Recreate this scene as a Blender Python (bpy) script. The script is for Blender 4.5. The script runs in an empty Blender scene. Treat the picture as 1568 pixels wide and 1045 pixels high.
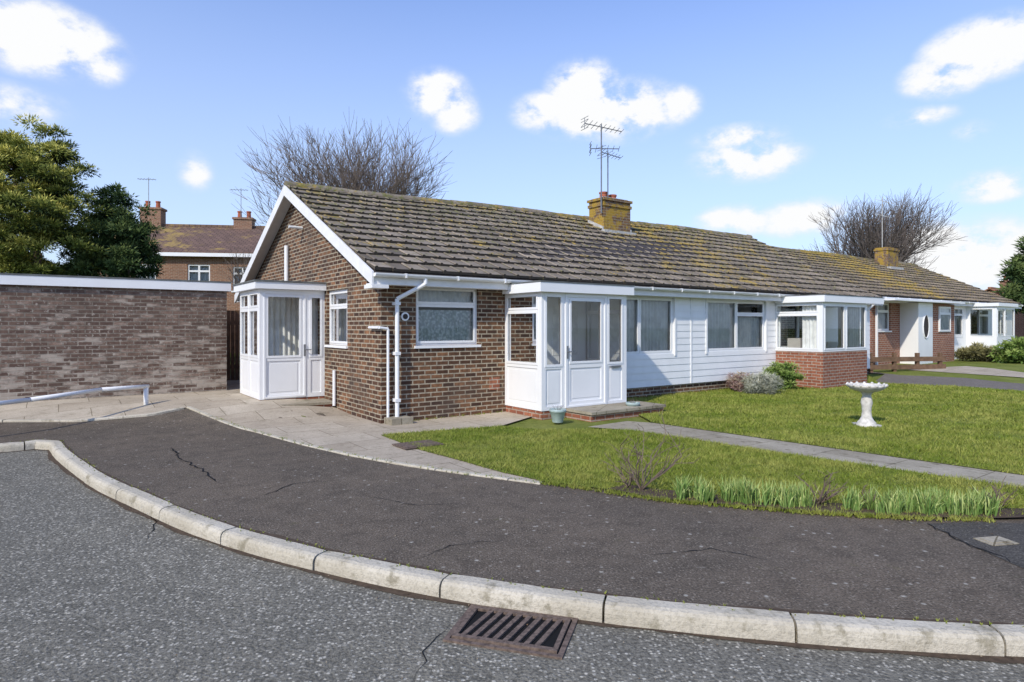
import bpy, bmesh, math, random
import numpy as np
from mathutils import Vector, Matrix
random.seed(7); rng=np.random.default_rng(7)
F=960.0; CH=1.56; HY=500.0; CXP=784.0
def ss(t):
    t=max(0.0,min(1.0,t)); return t*t*(3-2*t)
def g(x,y):
    return 0.2*ss((y-9.5)/2.0)*ss((-x-2.8)/1.5)+0.2*ss((y-17)/4)*ss((x-9)/5)
def P(u,v,z=0.0):
    zz=z
    for _ in range(12):
        Y=F*(CH-zz)/(v-HY); X=(u-CXP)/F*Y
        zz=z+g(X,Y)
    return (X,Y)
C=Vector((-2.09,9.99)); D1=Vector((0.810,0.586)).normalized(); D2=Vector((-D1.y,D1.x))
TH=math.atan2(D1.y,D1.x)
def W(a,b):
    p=C+D1*a+D2*b; return (p.x,p.y)
scene=bpy.context.scene
# ------------------------------------------------------------------ mesh builder
class MB:
    def __init__(s): s.v=[];s.f=[];s.m=[];s.a=[]
    def face(s,pts,m=0,a=.5):
        i=len(s.v); s.v+= [tuple(p) for p in pts]; s.f.append(tuple(range(i,i+len(pts)))); s.m.append(m); s.a.append(a)
    def box(s,x0,x1,y0,y1,z0,z1,m=0,a=.5):
        c=[(x0,y0,z0),(x1,y0,z0),(x1,y1,z0),(x0,y1,z0),(x0,y0,z1),(x1,y0,z1),(x1,y1,z1),(x0,y1,z1)]
        s.hexa(c,m,a)
    def hexa(s,c,m=0,a=.5):
        i=len(s.v); s.v+=[tuple(p) for p in c]
        for q in ((3,2,1,0),(4,5,6,7),(0,1,5,4),(1,2,6,5),(2,3,7,6),(3,0,4,7)):
            s.f.append(tuple(i+k for k in q)); s.m.append(m); s.a.append(a)
    def tube(s,p0,p1,r0,r1=None,n=8,m=0,a=.5,cap=True):
        r1=r0 if r1 is None else r1
        p0=Vector(p0);p1=Vector(p1);d=(p1-p0)
        if d.length<1e-6: return
        d.normalize(); x=d.orthogonal().normalized(); y=d.cross(x)
        i=len(s.v)
        for p,r in((p0,r0),(p1,r1)):
            for k in range(n):
                t=2*math.pi*k/n; s.v.append(tuple(p+x*math.cos(t)*r+y*math.sin(t)*r))
        for k in range(n):
            s.f.append((i+k,i+(k+1)%n,i+n+(k+1)%n,i+n+k)); s.m.append(m); s.a.append(a)
        if cap:
            s.f.append(tuple(i+n+k for k in range(n))); s.m.append(m); s.a.append(a)
            s.f.append(tuple(i+n-1-k for k in range(n))); s.m.append(m); s.a.append(a)
    def path(s,pts,r,n=8,m=0):
        for p,q in zip(pts[:-1],pts[1:]): s.tube(p,q,r,n=n,m=m)
    def lathe(s,prof,c=(0,0,0),n=20,m=0,a=.5):
        i=len(s.v)
        for r,z in prof:
            for k in range(n):
                t=2*math.pi*k/n; s.v.append((c[0]+r*math.cos(t),c[1]+r*math.sin(t),c[2]+z))
        for j in range(len(prof)-1):
            for k in range(n):
                s.f.append((i+j*n+k,i+j*n+(k+1)%n,i+(j+1)*n+(k+1)%n,i+(j+1)*n+k)); s.m.append(m); s.a.append(a)
    def build(s,name,mats,parent=None,smooth=False,uv=True):
        me=bpy.data.meshes.new(name); me.from_pydata(s.v,[],s.f)
        for mt in (mats if isinstance(mats,(list,tuple)) else [mats]): me.materials.append(mt)
        me.polygons.foreach_set('material_index',s.m)
        if smooth: me.polygons.foreach_set('use_smooth',[True]*len(s.f))
        at=me.attributes.new('var','FLOAT','FACE'); at.data.foreach_set('value',s.a)
        me.update()
        if uv:
            ul=me.uv_layers.new(name='UVMap'); co=[]
            for p in me.polygons:
                n=p.normal
                for li in p.loop_indices:
                    c=me.vertices[me.loops[li].vertex_index].co
                    if abs(n.z)>.75: co+= [c.x,c.y]
                    elif abs(n.x)>abs(n.y): co+=[c.y,c.z]
                    else: co+=[c.x,c.z]
            ul.data.foreach_set('uv',co)
        ob=bpy.data.objects.new(name,me); scene.collection.objects.link(ob)
        if parent: ob.parent=parent
        return ob
def root(name,loc=(0,0,0),rz=0):
    e=bpy.data.objects.new(name,None); scene.collection.objects.link(e); e.location=loc; e.rotation_euler=(0,0,rz); e.empty_display_size=.3
    return e
def trimesh(name,tris,var,mat,parent=None):
    n=len(tris); me=bpy.data.meshes.new(name)
    me.vertices.add(3*n); me.vertices.foreach_set('co',np.asarray(tris,dtype=np.float32).ravel())
    me.loops.add(3*n); me.loops.foreach_set('vertex_index',np.arange(3*n,dtype=np.int32))
    me.polygons.add(n); me.polygons.foreach_set('loop_start',np.arange(0,3*n,3,dtype=np.int32))
    me.update(calc_edges=True); me.materials.append(mat)
    at=me.attributes.new('var','FLOAT','FACE'); at.data.foreach_set('value',np.asarray(var,dtype=np.float32))
    ob=bpy.data.objects.new(name,me); scene.collection.objects.link(ob)
    if parent: ob.parent=parent
    return ob
# ------------------------------------------------------------------ materials
class NT:
    def __init__(s,name):
        s.mat=bpy.data.materials.new(name); s.mat.use_nodes=True; s.t=s.mat.node_tree; s.n=s.t.nodes; s.l=s.t.links
        s.b=s.n['Principled BSDF']; s.b.inputs['Roughness'].default_value=.8; s.b.inputs['Specular IOR Level'].default_value=.3
    def add(s,t,**kw):
        x=s.n.new(t)
        for k,v in kw.items(): setattr(x,k,v)
        return x
    def put(s,sock,v):
        if hasattr(v,'is_output'): s.l.new(v,sock)
        else:
            if isinstance(v,(tuple,list)) and len(v)==3 and sock.type=='RGBA': v=(*v,1)
            sock.default_value=v
    def coord(s,kind='Object'):
        return s.add('ShaderNodeTexCoord').outputs[kind]
    def noise(s,vec,scale,detail=3,rough=.55,dist=0):
        x=s.add('ShaderNodeTexNoise'); s.put(x.inputs['Vector'],vec); x.inputs['Scale'].default_value=scale
        x.inputs['Detail'].default_value=detail; x.inputs['Roughness'].default_value=rough; x.inputs['Distortion'].default_value=dist
        return x.outputs['Fac']
    def ramp(s,v,lo,hi,a=0.,b=1.):
        x=s.add('ShaderNodeMapRange',interpolation_type='SMOOTHSTEP'); s.put(x.inputs['Value'],v)
        x.inputs['From Min'].default_value=lo;x.inputs['From Max'].default_value=hi;x.inputs['To Min'].default_value=a;x.inputs['To Max'].default_value=b
        return x.outputs['Result']
    def mix(s,f,a,b,mode='MIX'):
        x=s.add('ShaderNodeMix',data_type='RGBA',blend_type=mode); s.put(x.inputs[0],f); s.put(x.inputs[6],a); s.put(x.inputs[7],b)
        return x.outputs[2]
    def math(s,op,a,b=0.,c=None):
        x=s.add('ShaderNodeMath',operation=op); s.put(x.inputs[0],a); s.put(x.inputs[1],b)
        if c is not None: s.put(x.inputs[2],c)
        return x.outputs[0]
    def bump(s,h,strength=.3,dist=.02):
        x=s.add('ShaderNodeBump'); s.put(x.inputs['Height'],h); x.inputs['Strength'].default_value=strength; x.inputs['Distance'].default_value=dist
        s.l.new(x.outputs[0],s.b.inputs['Normal'])
    def attr(s,name='var'):
        return s.add('ShaderNodeAttribute',attribute_name=name).outputs['Fac']
    def col(s,c): s.put(s.b.inputs['Base Color'],c)
    def vor(s,vec,scale,feature='F1'):
        x=s.add('ShaderNodeTexVoronoi',feature=feature); s.put(x.inputs['Vector'],vec); x.inputs['Scale'].default_value=scale
        return x
def plain(name,c,rough=.6,var=.12,scale=3,metal=0,spec=.3):
    m=NT(name); o=m.coord(); f=m.noise(o,scale,4)
    m.col(m.mix(m.ramp(f,.3,.75),c,tuple(x*(1-var) for x in c))); m.b.inputs['Roughness'].default_value=rough
    m.b.inputs['Metallic'].default_value=metal; m.b.inputs['Specular IOR Level'].default_value=spec
    return m.mat
def brick(name,c1,c2,c3,mortar,white=0.,whitecol=(.6,.56,.5),lichen=0.,ms=.011,dirt=.5):
    m=NT(name); uv=m.coord('UV'); ob=m.coord()
    br=m.add('ShaderNodeTexBrick'); m.put(br.inputs['Vector'],uv); br.offset=.5
    br.inputs['Scale'].default_value=1; br.inputs['Brick Width'].default_value=.225; br.inputs['Row Height'].default_value=.075
    br.inputs['Mortar Size'].default_value=ms; br.inputs['Mortar Smooth'].default_value=.2; br.inputs['Bias'].default_value=-.1
    m.put(br.inputs['Color1'],(0,0,0));m.put(br.inputs['Color2'],(1,1,1));m.put(br.inputs['Mortar'],(.5,.5,.5))
    r=m.add('ShaderNodeValToRGB'); m.l.new(br.outputs['Color'],r.inputs[0]); e=r.color_ramp.elements
    e[0].color=(*c1,1); e[1].color=(*c2,1); x=e.new(.5); x.color=(*c3,1)
    n1=m.noise(ob,14,3); n2=m.noise(ob,1.3,3)
    c=m.mix(m.ramp(n1,.3,.7,0,.55),r.outputs[0],tuple(k*.55 for k in c1))
    mo=m.mix(m.ramp(n1,.35,.65),mortar,tuple(k*.7 for k in mortar))
    c=m.mix(br.outputs['Fac'],c,mo)
    c=m.mix(m.ramp(n2,.45,.75,0,dirt),c,(.09,.07,.055))
    if white>0:
        sp=m.add('ShaderNodeSeparateXYZ'); m.l.new(ob,sp.inputs[0]); low=m.math('MULTIPLY',m.math('SUBTRACT',1.2,sp.outputs[2]),.07)
        mp=m.add('ShaderNodeMapping'); m.l.new(ob,mp.inputs[0]); mp.inputs['Scale'].default_value=(1,1,3.2)
        n3=m.math('ADD',m.math('ADD',m.noise(mp.outputs[0],1.5,6,.72,.3),low),m.math('MULTIPLY',m.math('SUBTRACT',br.outputs['Color'],.5),.24))
        c=m.mix(m.ramp(n3,.48,.66,0,white),c,whitecol)
        n4=m.noise(ob,16,3,.7); c=m.mix(m.ramp(n4,.58,.67,0,white),c,whitecol)
    if lichen>0:
        n5=m.noise(ob,4,6,.7); c=m.mix(m.ramp(n5,.46,.56,0,lichen),c,(.42,.27,.03))
    m.col(c); m.b.inputs['Roughness'].default_value=.9
    m.bump(m.math('MULTIPLY',br.outputs['Fac'],-1.),.6,.012)
    return m.mat
M={}
M['brick']=brick('house_brick',(.07,.036,.023),(.34,.165,.078),(.175,.085,.043),(.44,.375,.27))
M['brick_red']=brick('red_brick',(.30,.10,.055),(.42,.17,.09),(.36,.13,.07),(.45,.36,.28),dirt=.2)
M['brick_garage']=brick('garage_brick',(.13,.082,.062),(.31,.205,.15),(.205,.135,.10),(.25,.21,.165),white=.6,whitecol=(.52,.46,.38),dirt=.5)
M['brick_chim']=brick('chimney_brick',(.16,.09,.05),(.30,.17,.09),(.22,.12,.06),(.30,.25,.18),lichen=.75)
M['brick_far']=brick('terrace_brick',(.26,.12,.07),(.36,.19,.11),(.3,.15,.09),(.36,.28,.2),dirt=.2)
M['white']=plain('white_upvc',(.86,.86,.84),.35,.05,2,spec=.5)
M['wpaint']=plain('white_paint',(.84,.83,.80),.55,.10,5)
M['clad']=plain('white_cladding',(.86,.86,.84),.45,.07,3)
M['felt']=plain('roof_felt',(.16,.17,.16),.9,.4,4)
M['dark']=plain('dark_interior',(.06,.05,.045),.9,.2)
M['interior']=plain('interior_plaster',(.46,.42,.36),.9,.2)
M['metal']=plain('aerial_metal',(.25,.26,.27),.45,.3,9,.5)
M['rust']=plain('rusty_iron',(.20,.145,.11),.75,.6,40,.1)
M['black']=plain('pit_shade_and_cracks',(.008,.008,.008),1,.2)  # flat black: painted darkness below the grate, also colours the tarmac cracks
M['terra']=plain('terracotta',(.42,.13,.07),.8,.3,12)
M['teal']=plain('glazed_pot',(.38,.47,.44),.4,.25,12)
M['lead']=plain('flashing',(.55,.54,.5),.7,.4,12)
M['wood']=plain('timber',(.20,.12,.07),.85,.4,8)
M['soil']=plain('soil',(.10,.07,.045),1,.5,20)
M['bark']=plain('bark',(.20,.15,.11),.95,.4,14)
M['twig']=plain('twigs',(.22,.175,.14),.95,.3,14)
M['twigd']=plain('twigs_dark',(.15,.125,.11),.95,.3,14)
M['stone']=plain('birdbath_stone',(.74,.70,.62),.85,.4,14)
def curtain_mat():
    m=NT('net_curtain'); o=m.coord(); v=m.vor(o,22,'SMOOTH_F1').outputs['Distance']; n=m.noise(o,9,3)
    c=m.mix(m.ramp(v,.25,.55,0,.75),(.88,.89,.87),(.42,.46,.45)); c=m.mix(m.ramp(n,.42,.7,0,.45),c,(.40,.48,.42)); m.col(c); return m.mat
M['curtain']=curtain_mat()
M['curt2']=plain('curtain_plain',(.86,.85,.81),.9,.2,6)
def glass():
    m=NT('window_glass'); m.n.remove(m.b); out=m.n['Material Output']
    tr=m.add('ShaderNodeBsdfTransparent'); tr.inputs[0].default_value=(.95,.97,.96,1)
    gl=m.add('ShaderNodeBsdfGlossy'); gl.inputs['Roughness'].default_value=.012
    fr=m.add('ShaderNodeFresnel'); fr.inputs[0].default_value=1.6
    mx=m.add('ShaderNodeMixShader'); m.l.new(fr.outputs[0],mx.inputs[0]); m.l.new(tr.outputs[0],mx.inputs[1]); m.l.new(gl.outputs[0],mx.inputs[2]); m.l.new(mx.outputs[0],out.inputs[0])
    return m.mat
M['glass']=glass()
def tiles(name,base,lx=10,amt=.10):
    m=NT(name); o=m.coord(); a=m.attr(); sep=m.add('ShaderNodeSeparateXYZ'); m.l.new(o,sep.inputs[0])
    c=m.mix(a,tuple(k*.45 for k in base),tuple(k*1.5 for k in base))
    n1=m.noise(o,6,5,.7); c=m.mix(m.ramp(n1,.45,.7,0,.6),c,(.10,.08,.055))
    n0=m.noise(o,30,3,.7); c=m.mix(m.ramp(n0,.6,.7,0,.35),c,(.33,.29,.21))
    close=m.math('SUBTRACT',1.,m.math('MULTIPLY',m.math('ABSOLUTE',m.math('SUBTRACT',sep.outputs[0],lx)),.28)); close=m.math('MAXIMUM',close,0.)
    hi=m.math('MULTIPLY',m.math('SUBTRACT',sep.outputs[2],2.4),.03)
    n2=m.noise(o,1.6,6,.75,.4)
    f=m.math('ADD',m.math('ADD',n2,m.math('MULTIPLY',close,amt)),hi)
    n4=m.noise(o,22,2,.6)
    ff=m.math('ADD',f,m.math('MULTIPLY',m.math('SUBTRACT',n4,.5),.35))
    c=m.mix(m.ramp(ff,.60,.68,0,.8),c,(.40,.27,.05))
    n3=m.noise(o,8,5,.8); f3=m.math('ADD',n3,hi); c=m.mix(m.ramp(f3,.56,.65,0,.85),c,(.15,.15,.04))
    c=m.mix(m.ramp(a,.0,.08,.85,0),c,(.035,.03,.024))  # near-black mix on edge faces paints the shadow lines between courses
    m.col(c); m.b.inputs['Roughness'].default_value=.92; m.bump(n0,.35,.015); return m.mat
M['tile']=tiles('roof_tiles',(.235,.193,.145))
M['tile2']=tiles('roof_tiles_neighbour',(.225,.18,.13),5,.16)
def rooftex(name,base,lich):
    m=NT(name); uv=m.coord('UV'); o=m.coord()
    br=m.add('ShaderNodeTexBrick'); m.put(br.inputs['Vector'],uv); br.inputs['Scale'].default_value=1; br.inputs['Brick Width'].default_value=.3; br.inputs['Row Height'].default_value=.22
    br.inputs['Mortar Size'].default_value=.02; m.put(br.inputs['Color1'],base); m.put(br.inputs['Color2'],tuple(k*.7 for k in base)); m.put(br.inputs['Mortar'],tuple(k*.35 for k in base))
    sp=m.add('ShaderNodeSeparateXYZ'); m.l.new(o,sp.inputs[0])
    n=m.noise(o,.9,6,.75); f=m.math('SUBTRACT',n,m.math('MULTIPLY',sp.outputs[0],.02))
    m.col(m.mix(m.ramp(f,lich,lich+.12,0,.8),br.outputs[0],(.36,.25,.07))); m.bump(br.outputs['Fac'],-.5,.03); return m.mat
M['roof_far']=rooftex('terrace_roof_tiles',(.20,.125,.09),.42)
M['roof_orange']=rooftex('orange_roof_tiles',(.38,.18,.10),.9)
def asphalt(name,base,spk,spamt,brown,moss=.0,sc=55,crack=.35,lich=.55,stain=.35):
    m=NT(name); o=m.coord()
    n1=m.noise(o,.6,4,.6,.3); n2=m.noise(o,sc*1.1,2,.7); n3=m.noise(o,4.5,5,.7)
    c=m.mix(m.ramp(n1,.3,.7),base,brown)
    c=m.mix(m.ramp(n3,.42,.70,0,stain),c,tuple(k*.55 for k in base))
    v=m.vor(o,sc); sx=m.add('ShaderNodeSeparateColor'); m.l.new(v.outputs['Color'],sx.inputs[0])
    dot=m.math('MULTIPLY',m.ramp(sx.outputs[0],.4,.95),m.ramp(v.outputs['Distance'],.30,.55,1,0))
    c=m.mix(m.math('MULTIPLY',dot,spamt),c,spk)
    c=m.mix(m.ramp(n2,.36,.58,.65,0),c,tuple(k*.32 for k in base))
    v2=m.vor(o,11); s2=m.add('ShaderNodeSeparateColor'); m.l.new(v2.outputs['Color'],s2.inputs[0])
    wob=m.math('ADD',v2.outputs['Distance'],m.math('MULTIPLY',n2,.35))
    d2=m.math('MULTIPLY',m.ramp(s2.outputs[1],.5,.8),m.ramp(wob,.26,.38,1,0)); c=m.mix(m.math('MULTIPLY',d2,lich),c,(.48,.45,.37))
    if moss>0: c=m.mix(m.ramp(m.noise(o,3.1,6,.8),.60,.70,0,moss),c,(.13,.12,.05))
    m.col(c); m.b.inputs['Roughness'].default_value=.93; m.b.inputs['Specular IOR Level'].default_value=.12
    m.bump(n2,.9,.014); return m.mat
M['road']=asphalt('road_asphalt',(.195,.182,.145),(.56,.52,.42),.95,(.235,.215,.165),.12,48,.5,.45,.4)
M['pave']=asphalt('pavement_tarmac',(.142,.117,.088),(.36,.31,.24),.6,(.195,.155,.112),.4,62,.75,.7,.55)
M['patch']=asphalt('tarmac_patch',(.10,.092,.078),(.3,.28,.25),.4,(.12,.108,.09),0,70,0,.3)
M['drive']=asphalt('driveway_tarmac',(.22,.19,.155),(.3,.3,.28),.5,(.25,.215,.175),0,60,0)
def concrete(name,c1,c2,joint=True,moss=.4,w=.9,h=.62,bs=.25):
    m=NT(name); o=m.coord(); n1=m.noise(o,1.6,5,.7); n2=m.noise(o,45,3,.7); n3=m.noise(o,6,5,.7)
    c=m.mix(m.ramp(n1,.3,.7),c1,c2); c=m.mix(m.ramp(n2,.48,.62,0,.4),c,tuple(k*.5 for k in c1)); c=m.mix(m.ramp(n3,.54,.68,0,moss),c,(.17,.145,.085))
    if joint:
        mp=m.add('ShaderNodeMapping'); m.l.new(o,mp.inputs[0]); mp.inputs['Rotation'].default_value=(0,0,-TH)
        br=m.add('ShaderNodeTexBrick'); m.l.new(mp.outputs[0],br.inputs['Vector']); br.inputs['Scale'].default_value=1; br.inputs['Brick Width'].default_value=w; br.inputs['Row Height'].default_value=h; br.inputs['Mortar Size'].default_value=.006
        m.put(br.inputs['Color1'],(1,1,1)); m.put(br.inputs['Color2'],(.82,.80,.78)); m.put(br.inputs['Mortar'],(.4,.38,.33))
        c=m.mix(1.,c,br.outputs[0],'MULTIPLY')
    m.col(c); m.b.inputs['Roughness'].default_value=.9; m.b.inputs['Specular IOR Level'].default_value=.15; m.bump(n2,bs,.01); return m.mat
M['conc']=concrete('concrete_paving',(.55,.475,.36),(.44,.375,.28))
M['kerb']=concrete('kerb_concrete',(.60,.545,.43),(.46,.41,.31),False,.6,bs=.9)
M['path']=concrete('path_concrete',(.45,.40,.30),(.33,.29,.21),True,.75,.8,.8,.5)
def grassg():
    m=NT('lawn_turf'); o=m.coord(); n1=m.noise(o,.8,4,.6); n2=m.noise(o,9,5,.75); n3=m.noise(o,60,2,.7)
    c=m.mix(m.ramp(n1,.35,.7),(.15,.19,.03),(.25,.27,.065)); c=m.mix(m.ramp(n2,.45,.7,0,.7),c,(.09,.13,.018)); c=m.mix(m.ramp(n3,.45,.7,0,.6),c,(.28,.26,.09))
    m.col(c); m.b.inputs['Roughness'].default_value=1; m.b.inputs['Specular IOR Level'].default_value=.1; m.bump(n3,.9,.03); return m.mat
M['lawn']=grassg()
def leafy(name,cd,cm,cl,rough=.7,objn=0):
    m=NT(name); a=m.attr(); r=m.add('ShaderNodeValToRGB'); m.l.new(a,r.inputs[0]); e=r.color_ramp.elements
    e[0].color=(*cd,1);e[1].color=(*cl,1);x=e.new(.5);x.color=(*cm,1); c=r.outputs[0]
    if objn:
        o=m.coord(); c=m.mix(m.ramp(m.noise(o,objn,4,.6),.38,.66,0,.5),c,cl); c=m.mix(m.ramp(m.noise(o,objn*3.5,4,.65),.47,.66,0,.6),c,cd)
    m.col(c); m.b.inputs['Roughness'].default_value=rough; m.b.inputs['Specular IOR Level'].default_value=.15
    return m.mat
M['blade']=leafy('grass_blades',(.10,.15,.014),(.20,.25,.032),(.39,.37,.10),.7,.9)
M['pine']=leafy('pine_needles',(.022,.038,.012),(.17,.20,.035),(.62,.57,.14))
M['pined']=leafy('pine_needles_dark',(.015,.035,.015),(.06,.10,.03),(.17,.22,.07))
M['shrub']=leafy('shrub_leaves',(.04,.08,.018),(.14,.22,.04),(.34,.42,.12))
M['lav']=leafy('lavender_leaves',(.14,.15,.10),(.34,.35,.26),(.58,.57,.46))
M['heath']=leafy('heather_leaves',(.16,.09,.08),(.34,.22,.19),(.50,.42,.30))
M['olive']=leafy('olive_shrub_leaves',(.05,.05,.025),(.18,.17,.07),(.36,.32,.14))
M['daff']=leafy('daffodil_leaves',(.07,.14,.03),(.20,.31,.08),(.50,.55,.20),.5)
M['hedge']=leafy('distant_foliage',(.05,.06,.035),(.12,.14,.07),(.22,.23,.12))
M['litter']=leafy('dead_leaves',(.06,.04,.025),(.20,.13,.07),(.42,.34,.22))
# ------------------------------------------------------------------ ground sheets
def sheet(name,poly,zoff,mat,cell=.5,rng_=None,flat=False):
    bm=bmesh.new(); vs=[bm.verts.new((x,y,0)) for x,y in poly]; es=[bm.edges.new((vs[i],vs[(i+1)%len(vs)])) for i in range(len(vs))]
    bmesh.ops.triangle_fill(bm,edges=es,use_beauty=True)
    xs=[p[0] for p in poly]; ys=[p[1] for p in poly]
    if not flat:
        x0,x1,y0,y1=rng_ or (min(xs),max(xs),min(ys),max(ys))
        x0=max(x0,min(xs)); 
        for ax,lo,hi in((0,x0,x1),(1,y0,y1)):
            t=lo+cell
            while t<hi:
                co=Vector((t,0,0)) if ax==0 else Vector((0,t,0)); no=Vector((1,0,0)) if ax==0 else Vector((0,1,0))
                bmesh.ops.bisect_plane(bm,geom=bm.verts[:]+bm.edges[:]+bm.faces[:],plane_co=co,plane_no=no); t+=cell
    for v in bm.verts: v.co.z=zoff+(0 if flat else g(v.co.x,v.co.y))
    for f in bm.faces:
        f.normal_update()
        if f.normal.z<0: f.normal_flip()
    me=bpy.data.meshes.new(name); bm.to_mesh(me); bm.free(); me.materials.append(mat)
    ob=bpy.data.objects.new(name,me); scene.collection.objects.link(ob); return ob
kpix=[(92,676),(105,690),(130,708),(165,730),(215,752),(325,796),(480,838),(690,880),(945,915),(1245,942),(1568,960)]
kb=[(-40,1.5),(-20,5.0),(-12,6.9),(-8.6,7.75),(-6.95,8.28)]+[(-6.45,8.62)]+[P(u,v) for u,v in kpix]+[(4.2,3.12),(6.5,3.1),(10,3.5),(16,5),(28,9.5),(60,20)]
def catmull(pts,n=10):
    out=[]; p=[pts[0]]+pts+[pts[-1]]
    for i in range(1,len(p)-2):
        a,b,c,d=[Vector(q) for q in p[i-1:i+3]]
        for k in range(n):
            t=k/n; out.append(.5*((2*b)+(c-a)*t+(2*a-5*b+4*c-d)*t*t+(3*b-3*c+d-a)*t**3))
    out.append(Vector(pts[-1])); return out
kc_=catmull(kb[:6],8)[:-1]+catmull(kb[6:],8)
def offset(c,d):
    o=[]
    for i,p in enumerate(c):
        t=(c[min(i+1,len(c)-1)]-c[max(i-1,0)]).normalized(); o.append(p+Vector((t.y,-t.x))*(d(i) if callable(d) else d))
    return o
sheet('ground',[(-500,-500),(500,-500),(500,500),(-500,500)],-.14,M['lawn'],flat=True)
sheet('road',[(p[0],p[1]) for p in offset(kc_,.06)]+[(60,-60),(-60,-60)],-.10,M['road'],flat=True)
ter=[(p.x,p.y) for p in offset(kc_,.03)]+[(300,40),(300,450),(-300,450),(-300,1)]
sheet('terrain',ter,-.02,M['lawn'],1.0,(-14,26,6,26))
pin=[(60,22),(28,13),(16,9.0),(12,7.2),(8,6.3),(6.2,6),(4,6.5),(0,9.0),(-2,10.2),(-4.5,12),(-9,12.5),(-14,9.8),(-25,6.5),(-40,4)]
sheet('pavement',[(p.x,p.y) for p in kc_]+pin,0,M['pave'],.5,(-14,3,7,14))
fine=[]
for a,b in zip(kc_[:-1],kc_[1:]):
    k=max(1,int((b-a).length/.05)) if -9<a.x<6 else 1
    fine+=[a.lerp(b,i/k) for i in range(k)]
fine.append(kc_[-1]); ph=[random.random()*6 for _ in range(4)]
def wob(i,amp,ofs,k=0): return ofs+amp*(.5*math.sin(i*.13+ph[k])+.5*math.sin(i*.37+ph[k+1])+.6*random.random())
d0=offset(fine,.12); d1=offset(fine,lambda i:max(.135,wob(i,.022,.165)))
mb=MB()
for i in range(len(fine)-1): mb.face([(d0[i].x,d0[i].y,-.096),(d1[i].x,d1[i].y,-.096),(d1[i+1].x,d1[i+1].y,-.096),(d0[i+1].x,d0[i+1].y,-.096)])
d0=offset(fine,-.001); d1=offset(fine,lambda i:-max(.006,wob(i,.016,.022,2)))
for i in range(len(fine)-1): mb.face([(d0[i].x,d0[i].y,.004),(d0[i+1].x,d0[i+1].y,.004),(d1[i+1].x,d1[i+1].y,.004),(d1[i].x,d1[i].y,.004)])
mb.build('kerbside_dirt',M['soil'])
# hairline cracks in the tarmac
mb=MB(); rc=random.Random(4)
def crackline(pts,w,z):
    q=[Vector(p) for p in pts]; out=[q[0]]
    for a,b in zip(q[:-1],q[1:]):
        k=max(2,int((b-a).length/.07)); nn=Vector((-(b-a).y,(b-a).x)).normalized()
        for i in range(1,k+1): out.append(a.lerp(b,i/k)+nn*rc.gauss(0,.016))
    pr=None
    for i,p in enumerate(out):
        t=(out[min(i+1,len(out)-1)]-out[max(i-1,0)]).normalized(); nn=Vector((-t.y,t.x)); ww=w*rc.uniform(.35,1.2)*min(1,.3+i*.2,.2+(len(out)-1-i)*.2)
        cur=(p+nn*ww,p-nn*ww)
        if pr: mb.face([(pr[0].x,pr[0].y,z),(pr[1].x,pr[1].y,z),(cur[1].x,cur[1].y,z),(cur[0].x,cur[0].y,z)])
        pr=cur
crackline([P(262,686),P(278,705),P(315,722),P(335,742)],.012,.005)
crackline([P(395,762),P(450,742),P(520,735)],.006,.005)
crackline([P(560,760),P(640,775),P(700,772)],.005,.005)
crackline([P(640,857),P(690,836),P(770,828)],.005,.005)
crackline([P(1420,803),P(1490,838),P(1568,868)],.007,.008)
crackline([P(1000,850),P(1090,842),P(1180,858)],.005,.005)
def PR(u,v):
    Y=F*(CH+.1)/(v-HY); return ((u-CXP)/F*Y,Y)
crackline([PR(690,955),PR(650,1000),PR(640,1045)],.004,-.096); crackline([PR(215,770),PR(240,800),PR(220,830)],.005,-.096)
mb.build('tarmac_cracks',M['black'])
def stones(name,crv,prof,step,gap,mat,first=0.,usez=False):
    L=[0]
    for i in range(1,len(crv)): L.append(L[-1]+(crv[i]-crv[i-1]).length)
    def at(s):
        for i in range(1,len(L)):
            if L[i]>=s:
                t=(s-L[i-1])/max(1e-6,L[i]-L[i-1]); return crv[i-1].lerp(crv[i],t)
        return crv[-1]
    mb=MB(); s=first
    while s<L[-1]-.2:
        n=8; e=min(s+step-gap,L[-1]); dz=random.uniform(-.003,.004); dx=random.uniform(-.004,.004); rows=[]
        for k in range(n+1):
            q=s+(e-s)*k/n; p=at(q); t=(at(min(q+.05,L[-1]))-at(max(q-.05,0))).normalized(); nn=Vector((t.y,-t.x))
            zz=g(p.x,p.y) if usez else 0; jj=random.uniform(-.0018,.0018); ed=.004 if k in(0,n) else 0
            rows.append([(p.x+nn.x*(o+dx+jj*(o>.05)),p.y+nn.y*(o+dx+jj*(o>.05)),z+dz+zz+(jj-ed if z>-.03 else 0)) for o,z in prof])
        for k in range(n):
            for j in range(len(prof)-1): mb.face([rows[k][j],rows[k+1][j],rows[k+1][j+1],rows[k][j+1]],0)
        mb.face(rows[0],0); mb.face(rows[-1],0)
        s+=step
    return mb.build(name,mat)
target=Vector(P(690,880)); Lc=0; best=9;
for i in range(1,len(kc_)):
    Lc+=(kc_[i]-kc_[i-1]).length
    if (kc_[i]-target).length<best: best=(kc_[i]-target).length; s0=Lc
stones('kerb',kc_,[(0,.006),(.085,.006),(.108,-.002),(.122,-.018),(.128,-.045),(.130,-.16),(0,-.16)],.99,.014,M['kerb'],s0%.99)
lawn_front_px=[(583,668),(640,690),(700,706),(770,726),(830,739),(900,748),(1000,763),(1080,771),(1200,781),(1300,788),(1400,793),(1520,796)]
lf=[P(*q) for q in lawn_front_px]
pu0=P(1000,649); pu1=P(1568,730); pl0=P(970,661); pl1=P(1190,695); pl2=P(1568,750)
def ext(a,b,t): return (a[0]+(b[0]-a[0])*t,a[1]+(b[1]-a[1])*t)
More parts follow.
